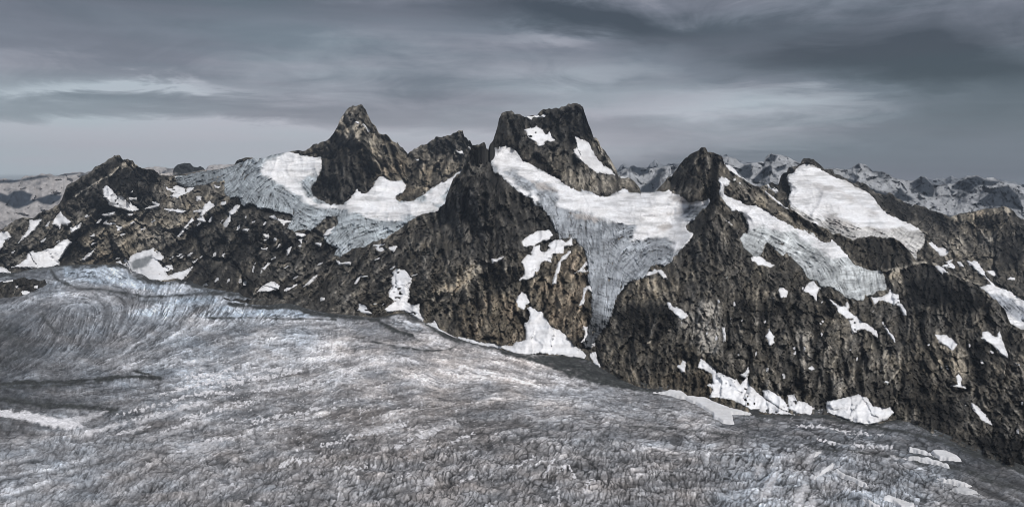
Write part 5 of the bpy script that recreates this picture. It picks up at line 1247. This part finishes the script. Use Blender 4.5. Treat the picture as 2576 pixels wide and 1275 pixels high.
far_sheet(1520, 1760, Z2((-100, 760), (130, 735), (200, 715), (300, 660), (370, 690), (420, 600), (480, 583), (570, 640), (650, 640), (760, 660), (830, 650), (950, 632), (1000, 636), (1150, 598), (1300, 590), (1500, 600), (1860, 640)),
    P((1520, 510), (1760, 510)), 15500, 12500, 'distant_mountain', 'far snowy mountain seen through the gap left of the eastern pointed peak',
    [Z2((300, 700), (400, 700), (480, 760), (560, 800), (700, 790), (820, 770), (830, 660), (960, 640), (980, 700), (850, 880), (700, 1000), (600, 1050), (500, 980), (350, 850), (200, 830), (150, 780), (280, 680)), Z2((1160, 610), (1300, 600), (1260, 720), (1080, 760)), Z2((1060, 830), (1200, 820), (1100, 900), (1030, 920))],
    [Z2((400, 620), (480, 585), (700, 650), (810, 660), (810, 760), (600, 800), (540, 750), (430, 720)), Z2((980, 680), (1060, 640), (1160, 680), (1050, 760), (1040, 860), (1040, 1000), (900, 1150), (600, 1150), (640, 1050), (800, 940), (950, 800)), Z2((220, 760), (350, 690), (340, 790), (240, 800))], (RK, SN), 33, 0.8, 0.0, 2.0, 0.6)
far_sheet(1790, 2900, P((1790, 392)) + Z1((600, 240), (650, 235), (760, 248), (800, 290), (860, 320), (900, 310), (960, 310), (1000, 296), (1100, 287), (1120, 240), (1150, 210), (1190, 193), (1250, 205), (1350, 225), (1430, 255), (1500, 285), (1600, 330), (1750, 345)) + R4(
    (400, 240), (520, 236), (660, 240), (690, 215), (730, 195), (780, 210), (830, 255), (880, 260), (920, 265), (1000, 310), (1060, 325), (1120, 330), (1160, 320), (1200, 298), (1230, 300), (1280, 350), (1310, 362), (1380, 352),
    (1420, 352), (1450, 350), (1500, 320), (1560, 295), (1620, 288), (1680, 310), (1740, 305), (1810, 330), (1850, 345), (1900, 352), (1980, 378), (2400, 420)), P((1790, 540), (2740, 640)), 15500, 11000, 'distant_mountain', 'far range of snowfields and dark rock peaks on the right horizon',
    [Z1((610, 240), (760, 250), (860, 320), (780, 380), (690, 360), (640, 320)), Z1((1260, 210), (1500, 290), (1400, 330), (1250, 300)), Z1((960, 320), (1080, 320), (1060, 400), (980, 430)), R4((520, 240), (680, 240), (900, 350), (1000, 400), (900, 430), (700, 330), (560, 290)), R4((740, 200), (830, 265), (800, 300), (730, 240)), R4((920, 330), (1100, 340), (1120, 400), (1300, 460), (1500, 480), (1640, 545), (1400, 600), (1200, 540), (1100, 470)), R4((1310, 370), (1430, 360), (1420, 450), (1310, 450)), R4((880, 270), (1010, 315), (940, 300))],
    [Z1((870, 330), (950, 320), (970, 440), (930, 490), (860, 490), (770, 400)), Z1((1100, 285), (1190, 195), (1260, 220), (1230, 290), (1130, 295)), Z1((1100, 370), (1190, 330), (1200, 430), (1120, 470), (1020, 560), (950, 530), (1020, 450)), Z1((1220, 370), (1370, 320), (1360, 370), (1260, 410)), R4((680, 230), (730, 195), (740, 230), (700, 240)), R4((990, 430), (1040, 380), (1080, 430), (1150, 470), (1100, 490), (1010, 470)),
     R4((1115, 350), (1160, 320), (1220, 298), (1280, 355), (1310, 400), (1290, 455), (1220, 445), (1130, 385)), R4((1430, 370), (1500, 325), (1620, 290), (1680, 320), (1810, 335), (1740, 370), (1640, 365), (1560, 410), (1430, 395)), R4((1640, 480), (1760, 380), (1860, 365), (1940, 440), (1980, 560), (1800, 530), (1600, 520)), R4((1420, 400), (1460, 410), (1430, 440)), R4((560, 290), (700, 330), (860, 400), (1000, 440), (980, 470), (860, 430), (700, 360)), R4((450, 240), (530, 240), (540, 270), (470, 250))],
    (RK, SN), 37, 1.0, 0.02, 2.4, 0.8)
far_sheet(-270, 660, P((-170, 455)) + Z3((0, 400), (70, 383), (150, 405), (220, 415), (300, 395), (380, 348), (450, 345), (540, 350), (620, 318), (700, 330), (740, 318), (830, 350), (900, 330), (960, 310), (1030, 310), (1120, 290), (1200, 288), (1260, 300), (1400, 270)) + R1(
    (1000, 235), (1100, 238), (1180, 226), (1260, 232), (1310, 236), (1560, 240), (1590, 216), (1640, 208), (1740, 205), (1790, 205), (1980, 215)), P((-170, 640), (100, 600), (200, 560), (660, 470)), 21000, 10800, 'distant_mountains', 'distant pale range behind the left ridge, above a dark blue valley',
    [Z3((-600, 740), (0, 745), (120, 800), (230, 870), (400, 900), (560, 830), (600, 870), (500, 960), (300, 975), (100, 1020), (-600, 1100)), Z3((380, 560), (700, 420), (1100, 330), (1230, 380), (950, 600), (600, 700), (480, 640)), Z3((40, 600), (220, 520), (100, 640)), Z3((180, 480), (350, 470), (340, 500), (200, 500))],
    [Z3((-600, 560), (0, 600), (110, 640), (200, 570), (330, 560), (400, 600), (490, 620), (440, 720), (600, 660), (700, 660), (500, 740), (400, 790), (280, 832), (200, 832), (100, 770), (0, 735), (-600, 730)), Z3((500, 700), (780, 620), (920, 640), (880, 720), (760, 780), (640, 770), (560, 720)), Z3((-300, 410), (0, 405), (300, 400), (600, 335), (800, 350), (1000, 315), (1260, 300), (900, 350), (700, 370), (500, 400), (200, 450), (-300, 470))],
    ((0.035, 0.045, 0.060), (0.40, 0.38, 0.375)), 43, 1.2, 0.06, 2.4, 0.8)
far_sheet(404, 600, R1((1190, 300), (1215, 275), (1310, 265), (1325, 225), (1350, 207), (1385, 200), (1400, 192), (1445, 196), (1468, 226), (1500, 232), (1520, 222), (1545, 232), (1558, 250), (1600, 262), (1850, 290)), P((404, 470), (600, 470)), 12600, 11900, 'distant_mountain', 'small dark rock knob with a white snow cone behind the left saddle',
    [R1((1365, 275), (1385, 240), (1393, 200), (1400, 200), (1402, 240), (1418, 275)), R1((1190, 268), (1310, 268), (1330, 320), (1190, 320)), R1((1560, 252), (1800, 250), (1800, 340), (1480, 300))], [R1((1312, 262), (1325, 205), (1395, 180), (1470, 190), (1550, 220), (1560, 248), (1450, 272), (1380, 282))], ((0.03, 0.033, 0.036), (0.5, 0.47, 0.45)), 47, 0.8, -0.1, 2.0, 0.3)

# ------------------------------------------------------------------ valley glacier
TONE = [(60, 730, 95), (250, 700, 150), (200, 680, 125), (420, 700, 150), (130, 830, 82), (50, 850, 75), (20, 800, 90), (300, 780, 100), (450, 780, 118), (230, 740, 130), (200, 880, 100), (350, 900, 112), (560, 830, 110), (700, 787, 200), (790, 795, 165), (530, 775, 165), (620, 772, 165), (470, 750, 150),
        (560, 745, 100), (850, 800, 120), (760, 815, 100), (650, 810, 120), (900, 815, 92), (1100, 850, 150), (1130, 825, 120), (1020, 830, 108), (1000, 805, 95), (1150, 860, 140), (700, 845, 150), (850, 865, 160), (1000, 885, 160), (1150, 905, 165), (1300, 925, 155), (1200, 885, 155), (500, 880, 122),
        (500, 960, 125), (200, 930, 95), (100, 945, 80), (250, 975, 95), (100, 990, 105), (80, 1020, 70), (300, 1015, 95), (400, 1000, 108), (150, 1090, 115), (550, 1020, 120), (700, 960, 132), (800, 1000, 125), (1000, 960, 140), (1000, 1030, 112), (1200, 980, 140), (1400, 980, 140), (1550, 1000, 132),
        (700, 1060, 118), (300, 1130, 112), (100, 1130, 104), (60, 1200, 122), (250, 1230, 108), (500, 1200, 104), (500, 1100, 116), (800, 1150, 100), (1000, 1200, 98), (1200, 1150, 98), (1200, 1060, 98), (900, 1080, 104), (1500, 1100, 104), (1500, 1200, 92), (1700, 1100, 110), (1750, 1040, 116), (1700, 1200, 92), (1850, 1060, 95),
        (1900, 1100, 92), (1900, 1200, 108), (2050, 1080, 80), (2100, 1130, 98), (2100, 1220, 108), (2300, 1100, 92), (2250, 1170, 100), (2300, 1230, 100), (2450, 1160, 75), (2400, 1110, 85), (2500, 1230, 80), (2400, 1200, 88), (2540, 1200, 85), (1430, 905, 120), (1600, 985, 110)]
BLUE = [(100, 700, .6), (250, 740, .7), (130, 850, .5), (350, 820, .7), (450, 880, .7), (700, 785, 1.3), (200, 960, .6), (60, 1190, .5), (700, 850, .2), (900, 870, .1), (1150, 900, -.4), (1000, 880, -.2), (1300, 930, -.3), (1300, 1000, 0), (700, 960, .1), (1000, 1000, -.1), (1000, 1080, -.3), (800, 1180, .0),
        (1300, 1150, -.1), (600, 1230, .1), (1500, 1050, .2), (1700, 1100, .2), (1600, 1200, -.1), (1900, 1200, .7), (2100, 1150, .5), (2300, 1150, .6), (2400, 1100, .8), (2500, 1200, .3), (2000, 1060, .3), (400, 1150, .2), (2100, 1230, .7)]
STROKE = [(100, 800, .7), (300, 800, 1), (500, 850, .8), (700, 790, .7), (700, 860, .4), (1000, 880, .2), (1300, 930, .25), (200, 980, .4), (500, 980, .3), (900, 950, .3), (1200, 1000, .25), (1600, 1030, .35), (700, 1050, .4), (200, 1150, .6), (500, 1180, .8), (900, 1200, 1), (1200, 1200, 1.2), (1200, 1100, .8), (1500, 1180, 1.3),
          (1700, 1180, 1.4), (1900, 1200, 1.4), (2100, 1180, 1.3), (2300, 1200, 1.1), (1900, 1060, .5), (2300, 1090, .6), (2500, 1200, .4), (1600, 1090, .7)]
SPECK = [(300, 1000, .2), (600, 950, .8), (800, 940, .9), (900, 980, 1), (700, 1040, 1), (1000, 1020, .8), (900, 880, .4), (1150, 880, .1), (1200, 1050, .6), (600, 1100, .6), (1000, 1120, .7), (1100, 950, .5), (1400, 1000, .1), (200, 850, 0), (300, 1150, .2), (1000, 1230, .3), (1500, 1150, .3), (1800, 1180, .4), (2100, 1180, .4), (2300, 1120, .3),
         (1600, 1000, .1), (400, 800, 0), (700, 800, 0), (2500, 1200, .1), (100, 1200, .1)]
f_tone = scatter([a[:2] for a in TONE], [a[2] for a in TONE], 60)
f_blue = scatter([a[:2] for a in BLUE], [a[2] for a in BLUE], 110)
f_strk = scatter([a[:2] for a in STROKE], [a[2] for a in STROKE], 130)
f_spek = scatter([a[:2] for a in SPECK], [a[2] for a in SPECK], 110)
DEBRIS = [  # line, half width, strength
    (Q4((-300, 650), (0, 641), (200, 636), (400, 626), (550, 616), (700, 606), (825, 608)), 4.5, 1.6), (Q4((690, 577), (760, 594), (828, 609)), 3.5, 1.3), (Q4((600, 612), (700, 606), (780, 606)), 5, 1.3), (Q4((-300, 670), (0, 662), (250, 654), (430, 640), (560, 618)), 3, .9),
    (Q4((-300, 700), (0, 718), (150, 736), (300, 748), (450, 762), (600, 776)), 7, 1.1), (Q4((265, 60), (300, 110), (400, 148), (520, 153), (640, 170), (740, 193), (860, 190), (950, 183), (1100, 172), (1200, 165)), 3.5, 1.0),
    (Q4((640, 172), (740, 215), (830, 210)), 7, .5), (Q4((1000, 265), (1020, 245), (1080, 235)), 3, .8), (Q4((1060, 300), (1300, 300), (1500, 306), (1731, 312)), 2.5, .9), (Q4((1100, 172), (1250, 190), (1400, 215)), 5, 1.2),
    (R5((1100, 545), (1140, 590), (1200, 625), (1270, 655), (1390, 690)), 4, 1.5), (R5((1090, 735), (1200, 760), (1300, 780), (1450, 798), (1600, 812), (1680, 795), (1760, 750)), 2.5, 1.0), (R5((1330, 640), (1420, 720), (1560, 800)), 2, .5), (R5((1500, 605), (1620, 690), (1760, 750)), 4, 1.0),
    (R5((0, 455), (150, 470), (300, 480), (450, 470), (560, 500), (650, 525), (800, 540), (1000, 560), (1130, 575)), 5, 1.8), (R6((350, 930), (560, 985), (800, 1080), (1000, 1140), (1200, 1182), (1420, 1212)), 6, 1.6), (R6((800, 975), (950, 1060), (1100, 1120), (1250, 1160)), 12, 1.5), (R6((650, 970), (850, 1040), (1000, 1090)), 11, 1.3),
    (Q6((0, 545), (300, 568), (600, 598), (900, 635), (1200, 678), (1500, 718), (1800, 750)), 2.5, .7), (Q6((900, 470), (1150, 500), (1350, 505), (1600, 560), (1850, 600), (2050, 650), (2350, 760), (2600, 840)), 4, 1.1), (Q6((600, 400), (700, 430), (900, 480)), 5, 1.6), (Q6((1760, 480), (1950, 560), (2150, 660), (2400, 800)), 3, 1.4),
    (Q6((1900, 760), (2050, 800), (2250, 850), (2450, 930), (2700, 1000)), 8, .8), (Q4((0, 1140), (150, 1110), (350, 1085), (560, 1040)), 2, .5), (Q4((550, 935), (700, 930), (830, 950)), 2, .4), (Q5((700, 830), (1100, 850), (1500, 790), (2000, 800)), 3, .35), (Q5((60, 620), (200, 600), (420, 590)), 4, .5),
    (Q4((0, 330), (60, 380), (120, 460), (0, 540)), 18, .5), (Q4((220, 290), (260, 350), (300, 380)), 5, .6)]
CRUST = [  # wind-packed snow drawn out along the flow
    (Q4((-200, 750), (0, 765), (120, 783), (280, 812), (400, 835), (440, 860), (380, 875), (230, 856), (100, 815), (-200, 790)), .95), (Q4((425, 908), (500, 868), (600, 838), (665, 824), (640, 846), (530, 882), (450, 908)), .75), (Q4((560, 905), (640, 880), (760, 845), (740, 862), (650, 898)), .6),
    (Q4((680, 830), (800, 800), (950, 768), (940, 780), (820, 812), (700, 840)), .55), (Q4((760, 925), (860, 880), (1000, 838), (1010, 850), (900, 895)), .4), (Q4((300, 845), (420, 800), (560, 780), (500, 810), (380, 850)), .45),
    (Q5((330, 770), (480, 715), (700, 690), (560, 745), (400, 785)), .35), (Q5((800, 1110), (850, 1060), (900, 1100), (860, 1150)), .5), (Q5((760, 840), (860, 740), (980, 715), (900, 770)), .4),
    (Q6((900, 800), (945, 790), (925, 860), (905, 870)), .5), (Q6((930, 1030), (960, 920), (1010, 860), (1050, 840), (1020, 930), (970, 1010)), .45), (Q6((1130, 1065), (1150, 960), (1200, 920), (1230, 930), (1200, 1010), (1180, 1065)), .5), (Q6((1180, 800), (1230, 740), (1320, 700), (1300, 730), (1230, 790)), .5),
    (Q6((1255, 890), (1300, 830), (1390, 790), (1380, 820), (1300, 880)), .6), (Q6((1680, 770), (1760, 745), (1850, 755), (1760, 768)), .5), (Q6((1220, 1065), (1250, 1000), (1290, 1010), (1270, 1065)), .4), (Q4((900, 1020), (1000, 960), (1150, 930), (1050, 990)), .35), (Q4((900, 955), (1100, 930), (1230, 905), (1200, 925), (1000, 965)), .45)]


CHAINS = [Q4((820, 700), (950, 660), (1080, 640), (1200, 625)), Q4((960, 612), (1060, 597), (1140, 590), (1200, 565)), Q4((600, 800), (760, 757), (900, 735)), Q4((680, 822), (800, 800), (960, 765), (1050, 745)), Q4((730, 772), (860, 740), (960, 700), (1100, 680), (1200, 685)),
          Q4((760, 920), (860, 880), (1000, 830), (1100, 775), (1200, 745), (1300, 730)), Q4((930, 822), (1050, 790), (1180, 762), (1260, 745)), Q4((1150, 650), (1300, 620), (1450, 590), (1550, 570)), Q4((1200, 620), (1350, 570), (1500, 560)), Q4((1300, 827), (1400, 815), (1500, 795), (1640, 765)),
          Q4((1300, 680), (1450, 660), (1600, 640)), Q4((1050, 932), (1150, 925), (1250, 910)), Q4((1450, 1050), (1600, 1030)), Q4((550, 907), (680, 877), (780, 850)), Q5((20, 610), (80, 600), (120, 590)), Q5((100, 860), (200, 830), (300, 795), (420, 765), (560, 740), (700, 700)),
          Q5((620, 862), (760, 800), (860, 765), (950, 735)), Q5((200, 1002), (340, 1010), (480, 980)), Q5((0, 330), (150, 310), (300, 350)), Q5((560, 280), (700, 262), (850, 290)), Q6((1000, 440), (1200, 440), (1400, 470)), Q6((1150, 560), (1300, 565), (1500, 600), (1700, 620)), Q6((1300, 640), (1500, 680), (1750, 690)),
          Q5((1380, 1000), (1460, 1000), (1560, 920)), Q5((1640, 1060), (1700, 960)), Q5((1730, 1040), (1800, 980), (1850, 1080)), Q5((1900, 1180), (1960, 1080)), Q5((1720, 1120), (1740, 1260)), Q5((600, 1080), (720, 1060)), Q5((1050, 1110), (1150, 1060)), Q5((980, 860), (1060, 800), (1160, 760))]


TINTS = [(Q4((830, 440), (1000, 400), (1200, 350), (1731, 330), (1731, 395), (1400, 395), (1150, 410), (950, 450), (800, 520), (700, 520)), .72), (Q4((830, 510), (1000, 450), (1200, 415), (1400, 405), (1731, 410), (1900, 430), (1731, 520), (1300, 500), (1000, 540), (850, 560)), 1.18),
         (Q4((120, 200), (300, 170), (450, 160), (460, 190), (350, 210), (200, 240), (60, 260), (20, 290), (40, 240)), 1.4), (Q4((-100, 310), (100, 330), (200, 420), (150, 500), (-100, 560)), .86), (Q4((560, 160), (750, 200), (880, 200), (780, 240), (620, 250), (560, 200)), .75),
         (Q6((1300, 510), (1600, 560), (2050, 650), (2450, 830), (2700, 900), (2700, 1000), (2200, 850), (1800, 700), (1500, 640), (1200, 560)), .78), (R6((600, 965), (960, 990), (1080, 1055), (1200, 1118), (1330, 1188), (1200, 1185), (1000, 1140), (800, 1080)), .34), (Q6((1720, 700), (2000, 800), (2300, 860), (2576, 940), (2576, 900), (2200, 800), (1900, 700)), .7),
         (Q4((0, 670), (300, 690), (560, 690), (500, 740), (200, 735), (0, 715)), .8), (Q4((0, 560), (350, 560), (700, 570), (690, 600), (300, 620), (0, 630)), .8), (Q5((1500, 420), (1900, 440), (2300, 480), (2299, 620), (1700, 600), (1300, 520)), 1.1)]
BLUEICE = [Q4((1000, 290), (1060, 250), (1180, 240), (1300, 255), (1450, 250), (1600, 275), (1731, 300), (1500, 300), (1080, 302)), Q4((640, 285), (800, 240), (950, 195), (1100, 190), (1135, 225), (1000, 250), (960, 290), (800, 300)), Q4((330, 30), (600, 20), (700, 90), (900, 120), (800, 160), (500, 130), (330, 90)), R5((1200, 530), (1290, 520), (1440, 600), (1480, 660), (1300, 640), (1230, 590))]


class GSheet:
    pass


def build_glacier():
    us = np.concatenate([np.linspace(-900, -180, 24)[:-1], np.arange(-180, 2760, 2.2), np.linspace(2765, 3500, 24)])
    top = edge_any(us) - 14
    top = np.maximum(top, 640)
    n = 320
    t = np.linspace(0, 1, n)[:, None]
    G = GSheet()
    G.U = np.tile(us, (n, 1))
    G.V = 1292 * (1 - t) + top * t
    G.shape = G.U.shape
    U, V = G.U, G.V
    D = plane_depth(V)
    near = sstep(1000, 1200, V)
    l1 = msample(L_GLA1, U, V) * (1 - 0.45 * near) + msample(L_GLA4, U, V) * 0.6 * near
    l2, l3 = msample(L_GLA2, U, V) * (1 - 0.4 * near), msample(L_GLA3, U, V)
    rows = sstep(0.25, 0.62, fbm(U / 60, V / 9, 4, 115, 0.6) + 0.06 * msample(L_GLA3, U, V))
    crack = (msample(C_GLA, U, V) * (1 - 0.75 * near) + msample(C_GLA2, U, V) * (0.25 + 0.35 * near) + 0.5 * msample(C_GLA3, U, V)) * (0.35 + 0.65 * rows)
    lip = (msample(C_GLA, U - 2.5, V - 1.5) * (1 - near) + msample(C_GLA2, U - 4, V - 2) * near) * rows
    st = np.clip(f_strk(U, V), 0, 1.5)
    sp = np.clip(f_spek(U, V), 0, 1.2)
    tone, blue = f_tone(U, V), f_blue(U, V)
    nn = fbm(U / 60, V / 22, 5, 101, 0.6) - 0.5
    g = (fbm(U / 5.0, V / 3.6, 3, 102, 0.7) - 0.5) * (1 - 0.4 * near)
    hue = fbm(U / 90, V / 26, 5, 107, 0.6) - 0.5
    deb = np.zeros(G.shape, np.float32)
    for line, w, k in DEBRIS:
        d = linedist(U, V, line) + (fbm(U / 14, V / 9, 3, 103) - 0.5) * w * 1.6
        deb = np.maximum(deb, k * np.exp(-np.maximum(d, 0) ** 2 / (2 * (w * 0.75) ** 2)) * (0.75 + 0.25 * l2 * 0.5))
    ed = V - edge_any(U)
    moraine = sstep(14, 1, ed + (fbm(U / 24, V / 9, 4, 119, 0.65) - 0.5) * 22) * (0.45 + 0.9 * vn(U / 50, V * 0, 120))
    deb = deb * np.clip(0.25 + 1.3 * fbm(U / 16, V / 7, 3, 161, 0.6), 0, 1.3)
    deb = np.maximum(deb, moraine * np.clip(0.8 + 0.4 * l2 * 0.5, 0, 1.2))
    cr = np.zeros(G.shape, np.float32)
    for poly, k in CRUST:
        cr = np.maximum(cr, k * sstep(-3, 4, sdist(U, V, poly) + (fbm(U / 10, V / 6, 4, 104, 0.65) - 0.5) * 16 + 1.2 * l1))
    # broken snow crests strung along the flow bands
    band = sstep(0.1, 1.2, l3 + 2.2 * (fbm(U / 80, V / 14, 3, 105) - 0.5))
    bl = fbm(U / 5.5, V / 4.2, 2, 106, 0.7) - 0.5
    ch = np.full(G.shape, 40.0)
    for line in CHAINS:
        ch = np.minimum(ch, linedist(U, V, line))
    chain = np.exp(-(ch / 5.5) ** 2)
    # close to the viewpoint the surface breaks into long narrow ice blades with clefts painted dark between them
    ser_e = np.zeros(G.shape)
    ser_h = np.zeros(G.shape)
    ang = msample(A_GLA2[0], U, V), msample(A_GLA2[1], U, V)
    best = np.full(G.shape, -9.0)
    jx = U + (fbm(U / 50, V / 36, 4, 131, 0.5) - 0.5) * 46
    jy = V + (fbm(U / 50, V / 36, 4, 132, 0.5) - 0.5) * 34
    for q, deg in enumerate((20, 38, 56, 74, 92, 110)):
        a0 = math.radians(deg)
        al = ang[0] * math.cos(2 * a0) + ang[1] * math.sin(2 * a0) + 0.5 * (vn(U / 26, V / 20, 140 + q) - 0.5)
        fx, fy = jx * math.sin(a0) + jy * math.cos(a0), jx * math.cos(a0) - jy * math.sin(a0)
        hq, eq = facet(fx / 12.5, fy / 32, 60 + q)
        ser_h = np.where(al > best, hq, ser_h)  # tilt also tints the blades: painted light face and dark side
        ser_e = np.where(al > best, eq, ser_e)
        best = np.maximum(best, al)
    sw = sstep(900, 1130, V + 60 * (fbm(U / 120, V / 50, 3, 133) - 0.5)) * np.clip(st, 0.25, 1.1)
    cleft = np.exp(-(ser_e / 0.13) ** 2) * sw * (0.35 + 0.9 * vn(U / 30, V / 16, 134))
    crest = sstep(0.10, 0.22, bl + 0.03 * l1 + 0.10 * (band - 0.5) + 0.10 * (sp - 0.75) - 0.11 + 0.36 * chain) * np.clip(sp * 1.1 + chain, 0, 1)
    margin = sstep(4, 16, V - edge_any(U))
    # relief in metres: crevasse ridges follow the strokes, hummocks between
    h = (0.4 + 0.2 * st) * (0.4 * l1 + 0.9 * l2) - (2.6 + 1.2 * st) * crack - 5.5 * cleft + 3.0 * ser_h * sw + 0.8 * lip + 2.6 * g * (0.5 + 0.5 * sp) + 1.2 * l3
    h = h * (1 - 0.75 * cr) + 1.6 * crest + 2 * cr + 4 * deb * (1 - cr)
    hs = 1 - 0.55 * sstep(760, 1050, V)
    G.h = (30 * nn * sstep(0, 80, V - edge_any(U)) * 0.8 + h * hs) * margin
    base = lin(tone) / 0.78
    x = 0.04 * l1 + 0.13 * l2 + 1.3 * g + 1.2 * nn + 0.21 * l3 + 0.11 * msample(L_BAND, U, V) - (0.8 + 0.55 * st) * crack + 0.42 * lip * st - 1.5 * cleft + 0.50 * ser_h * sw + 0.24 * sw + 0.22 + 0.10 * st  # crack and cleft darkening paints crevasse shadow and dirt into the ice colour
    wt = (fbm(U / 24, V / 10, 4, 118, 0.6) - 0.5) * 24
    for poly, q in TINTS:
        x = x + math.log(q) * sstep(-7, 7, sdist(U, V, poly, 24) + wt)
    bi = np.zeros(G.shape)
    for poly in BLUEICE:
        bi = np.maximum(bi, sstep(-5, 6, sdist(U, V, poly, 24) + wt * 0.7))
    base = base * (1 - 0.75 * bi) + 0.42 * 0.75 * bi
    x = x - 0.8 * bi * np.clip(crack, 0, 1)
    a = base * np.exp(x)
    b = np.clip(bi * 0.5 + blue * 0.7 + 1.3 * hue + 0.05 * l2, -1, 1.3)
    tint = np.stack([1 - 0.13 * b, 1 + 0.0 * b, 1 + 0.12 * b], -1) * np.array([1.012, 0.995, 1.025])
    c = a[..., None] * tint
    debc = np.array([0.035, 0.037, 0.036]) * np.exp(0.35 * l2 + 1.5 * g)[..., None]
    dk = np.clip(deb * 1.45, 0, 1)[..., None]
    c = c * (1 - dk) + debc * dk
    snow = np.array([0.74, 0.73, 0.76]) * np.exp(0.12 * l2 + 0.3 * g)[..., None]
    w = np.clip(np.maximum(cr, crest * 0.8), 0, 1)[..., None]
    c = c * (1 - w) + snow * w
    W = world(U, V, D)
    W[..., 2] = -HG + G.h
    # foreground between the viewpoint and the lower edge of the picture: same surface, coarser
    rows = []
    cols = []
    for v in (60000.0, 9000.0, 4200.0, 2700.0, 2000.0, 1650.0, 1430.0, 1340.0):
        r = world(U[0], U[0] * 0 + v, U[0] * 0 + float(F * HG / (v - VH)))
        r[:, 2] = -HG
        rows.append(r[None])
        cols.append(c[:1] * 0 + c[0].mean(0))
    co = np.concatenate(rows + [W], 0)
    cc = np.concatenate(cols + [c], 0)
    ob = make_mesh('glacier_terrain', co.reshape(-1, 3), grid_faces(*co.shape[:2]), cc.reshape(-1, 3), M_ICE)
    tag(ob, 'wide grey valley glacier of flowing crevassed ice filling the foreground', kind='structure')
    # snow lying on it
    rim = (fbm(U / 7, V / 5, 3, 108, 0.6) - 0.5) * 4.5
    i = np.arange(U.size).reshape(G.shape)
    for poly, label in PATCHG:
        sd = sdist(U, V, poly, 10) + rim * 0.8
        kv = sd > -1.6
        kf = largest(kv[:-1, :-1] & kv[:-1, 1:] & kv[1:, 1:] & kv[1:, :-1])
        if kf.sum() < 2:
            print('LOST', label)
            continue
        up = sstep(-0.8, 3.5, sd)
        Z = G.h * (0.35 * up + 1 * (1 - up)) + 10.0 * up - 3.0 * (1 - up)
        C = world(U, V, D)
        C[..., 2] = -HG + Z
        f = np.stack([i[:-1, :-1], i[:-1, 1:], i[1:, 1:], i[1:, :-1]], -1)[kf]
        sc = snow_colour(U, V, 111) * (0.62 if 'dull' in label else 0.8)
        tag(make_mesh('snow_patch', C.reshape(-1, 3), f, sc.reshape(-1, 3), M_SNOW), label, 'snow patch', G_ICE)


build_glacier()

# black rock island standing out of the ice at the left edge


def build_island():
    top = R1((-400, 1060), (0, 1100), (60, 1085), (120, 1075), (180, 1058), (230, 1078), (290, 1085), (340, 1085), (352, 1105), (356, 1120))
    bot = P((-140, 770)) + R1((0, 1228), (100, 1215), (200, 1200), (290, 1160), (330, 1140), (356, 1124))
    S = Sheet(-140, 118.5, curve(monotone(top)), curve(bot), lambda U, V: U * 0 + 1, 1.6, 1.5, 57, rows=52)
    tb = curve(bot)(S.U)
    S.D = plane_depth(tb - 2) + (tb - S.V) * 9.0
    b, fi, l1, l2, bl, mi = rock_relief(S, 57, 0.8)
    D = S.D * (1 + b * 0.3 + fi)
    c = rock_colour(S, l1, l2, bl, mi, 57) * 0.42
    co = S.verts(D)
    tag(make_mesh('rock_outcrop', co.reshape(-1, 3), grid_faces(*co.shape[:2]), S.pad(c).reshape(-1, 3), M_ROCK), 'low black rock island spotted with snow, standing out of the ice at the left edge', 'rock outcrop')
    for poly, label in ((R1((20, 1078), (60, 1068), (95, 1075), (100, 1088), (60, 1098), (25, 1098)), 'snow patch on the upper edge of the black rock island'), (R1((118, 1130), (135, 1125), (142, 1140), (125, 1146)), 'tiny snow spot on the left of the black rock island'),
                        (R1((255, 1128), (290, 1122), (285, 1145), (262, 1145)), 'snow spot on the right of the black rock island'), (R1((160, 1170), (200, 1163), (230, 1175), (200, 1198), (170, 1190)), 'largest snow spot low on the black rock island')):
        sd = sdist(S.U, S.V, poly, 10) + (fbm(S.U / 5, S.V / 5, 3, 61) - 0.5) * 2
        ob = overlay(S, D * 0.9995, sd, 14.0, 'snow_patch', snow_colour(S.U, S.V, 62), M_SNOW)
        if ob:
            tag(ob, label, 'snow patch', 'snow spots on the black rock island')


build_island()

# valley floor that carries everything to the horizon
vx = np.linspace(-46000, 46000, 80)
vy = np.linspace(-3000, 31000, 60)
VX, VY = np.meshgrid(vx, vy)
VZ = -1115 + 30 * (fbm(VX / 3000, VY / 3000, 4, 121) - 0.5)
fc = np.array([0.10, 0.10, 0.10]) * np.ones(VX.shape + (1,))
tag(make_mesh('valley_ground', np.stack([VX, VY, VZ], -1).reshape(-1, 3), grid_faces(*VX.shape), fc.reshape(-1, 3), M_FAR), kind='structure')

# ------------------------------------------------------------------ air


def build_haze(x0, x1, y0, y1, z0, z1):
    me = bpy.data.meshes.new('haze')
    v = [(x, y, z) for z in (z0, z1) for y in (y0, y1) for x in (x0, x1)]
    me.from_pydata(v, [], [(0, 2, 3, 1), (4, 5, 7, 6), (0, 1, 5, 4), (2, 6, 7, 3), (0, 4, 6, 2), (1, 3, 7, 5)])
    m = bpy.data.materials.new('haze')
    m.use_nodes = True
    nt = m.node_tree
    nt.nodes.clear()
    o = nt.nodes.new('ShaderNodeOutputMaterial')
    p = nt.nodes.new('ShaderNodeVolumePrincipled')
    p.inputs['Color'].default_value = (0.46, 0.54, 0.66, 1)
    p.inputs['Density'].default_value = HAZE
    p.inputs['Anisotropy'].default_value = 0.0
    nt.links.new(p.outputs[0], o.inputs['Volume'])
    me.materials.append(m)
    ob = bpy.data.objects.new('haze', me)
    COL.objects.link(ob)
    ob['kind'] = 'stuff'
    ob['label'] = 'thin blue grey air that fades the far ranges'


HAZE = 1.2e-5
build_haze(-47000, 47000, -3500, 31500, -1150, 1250)
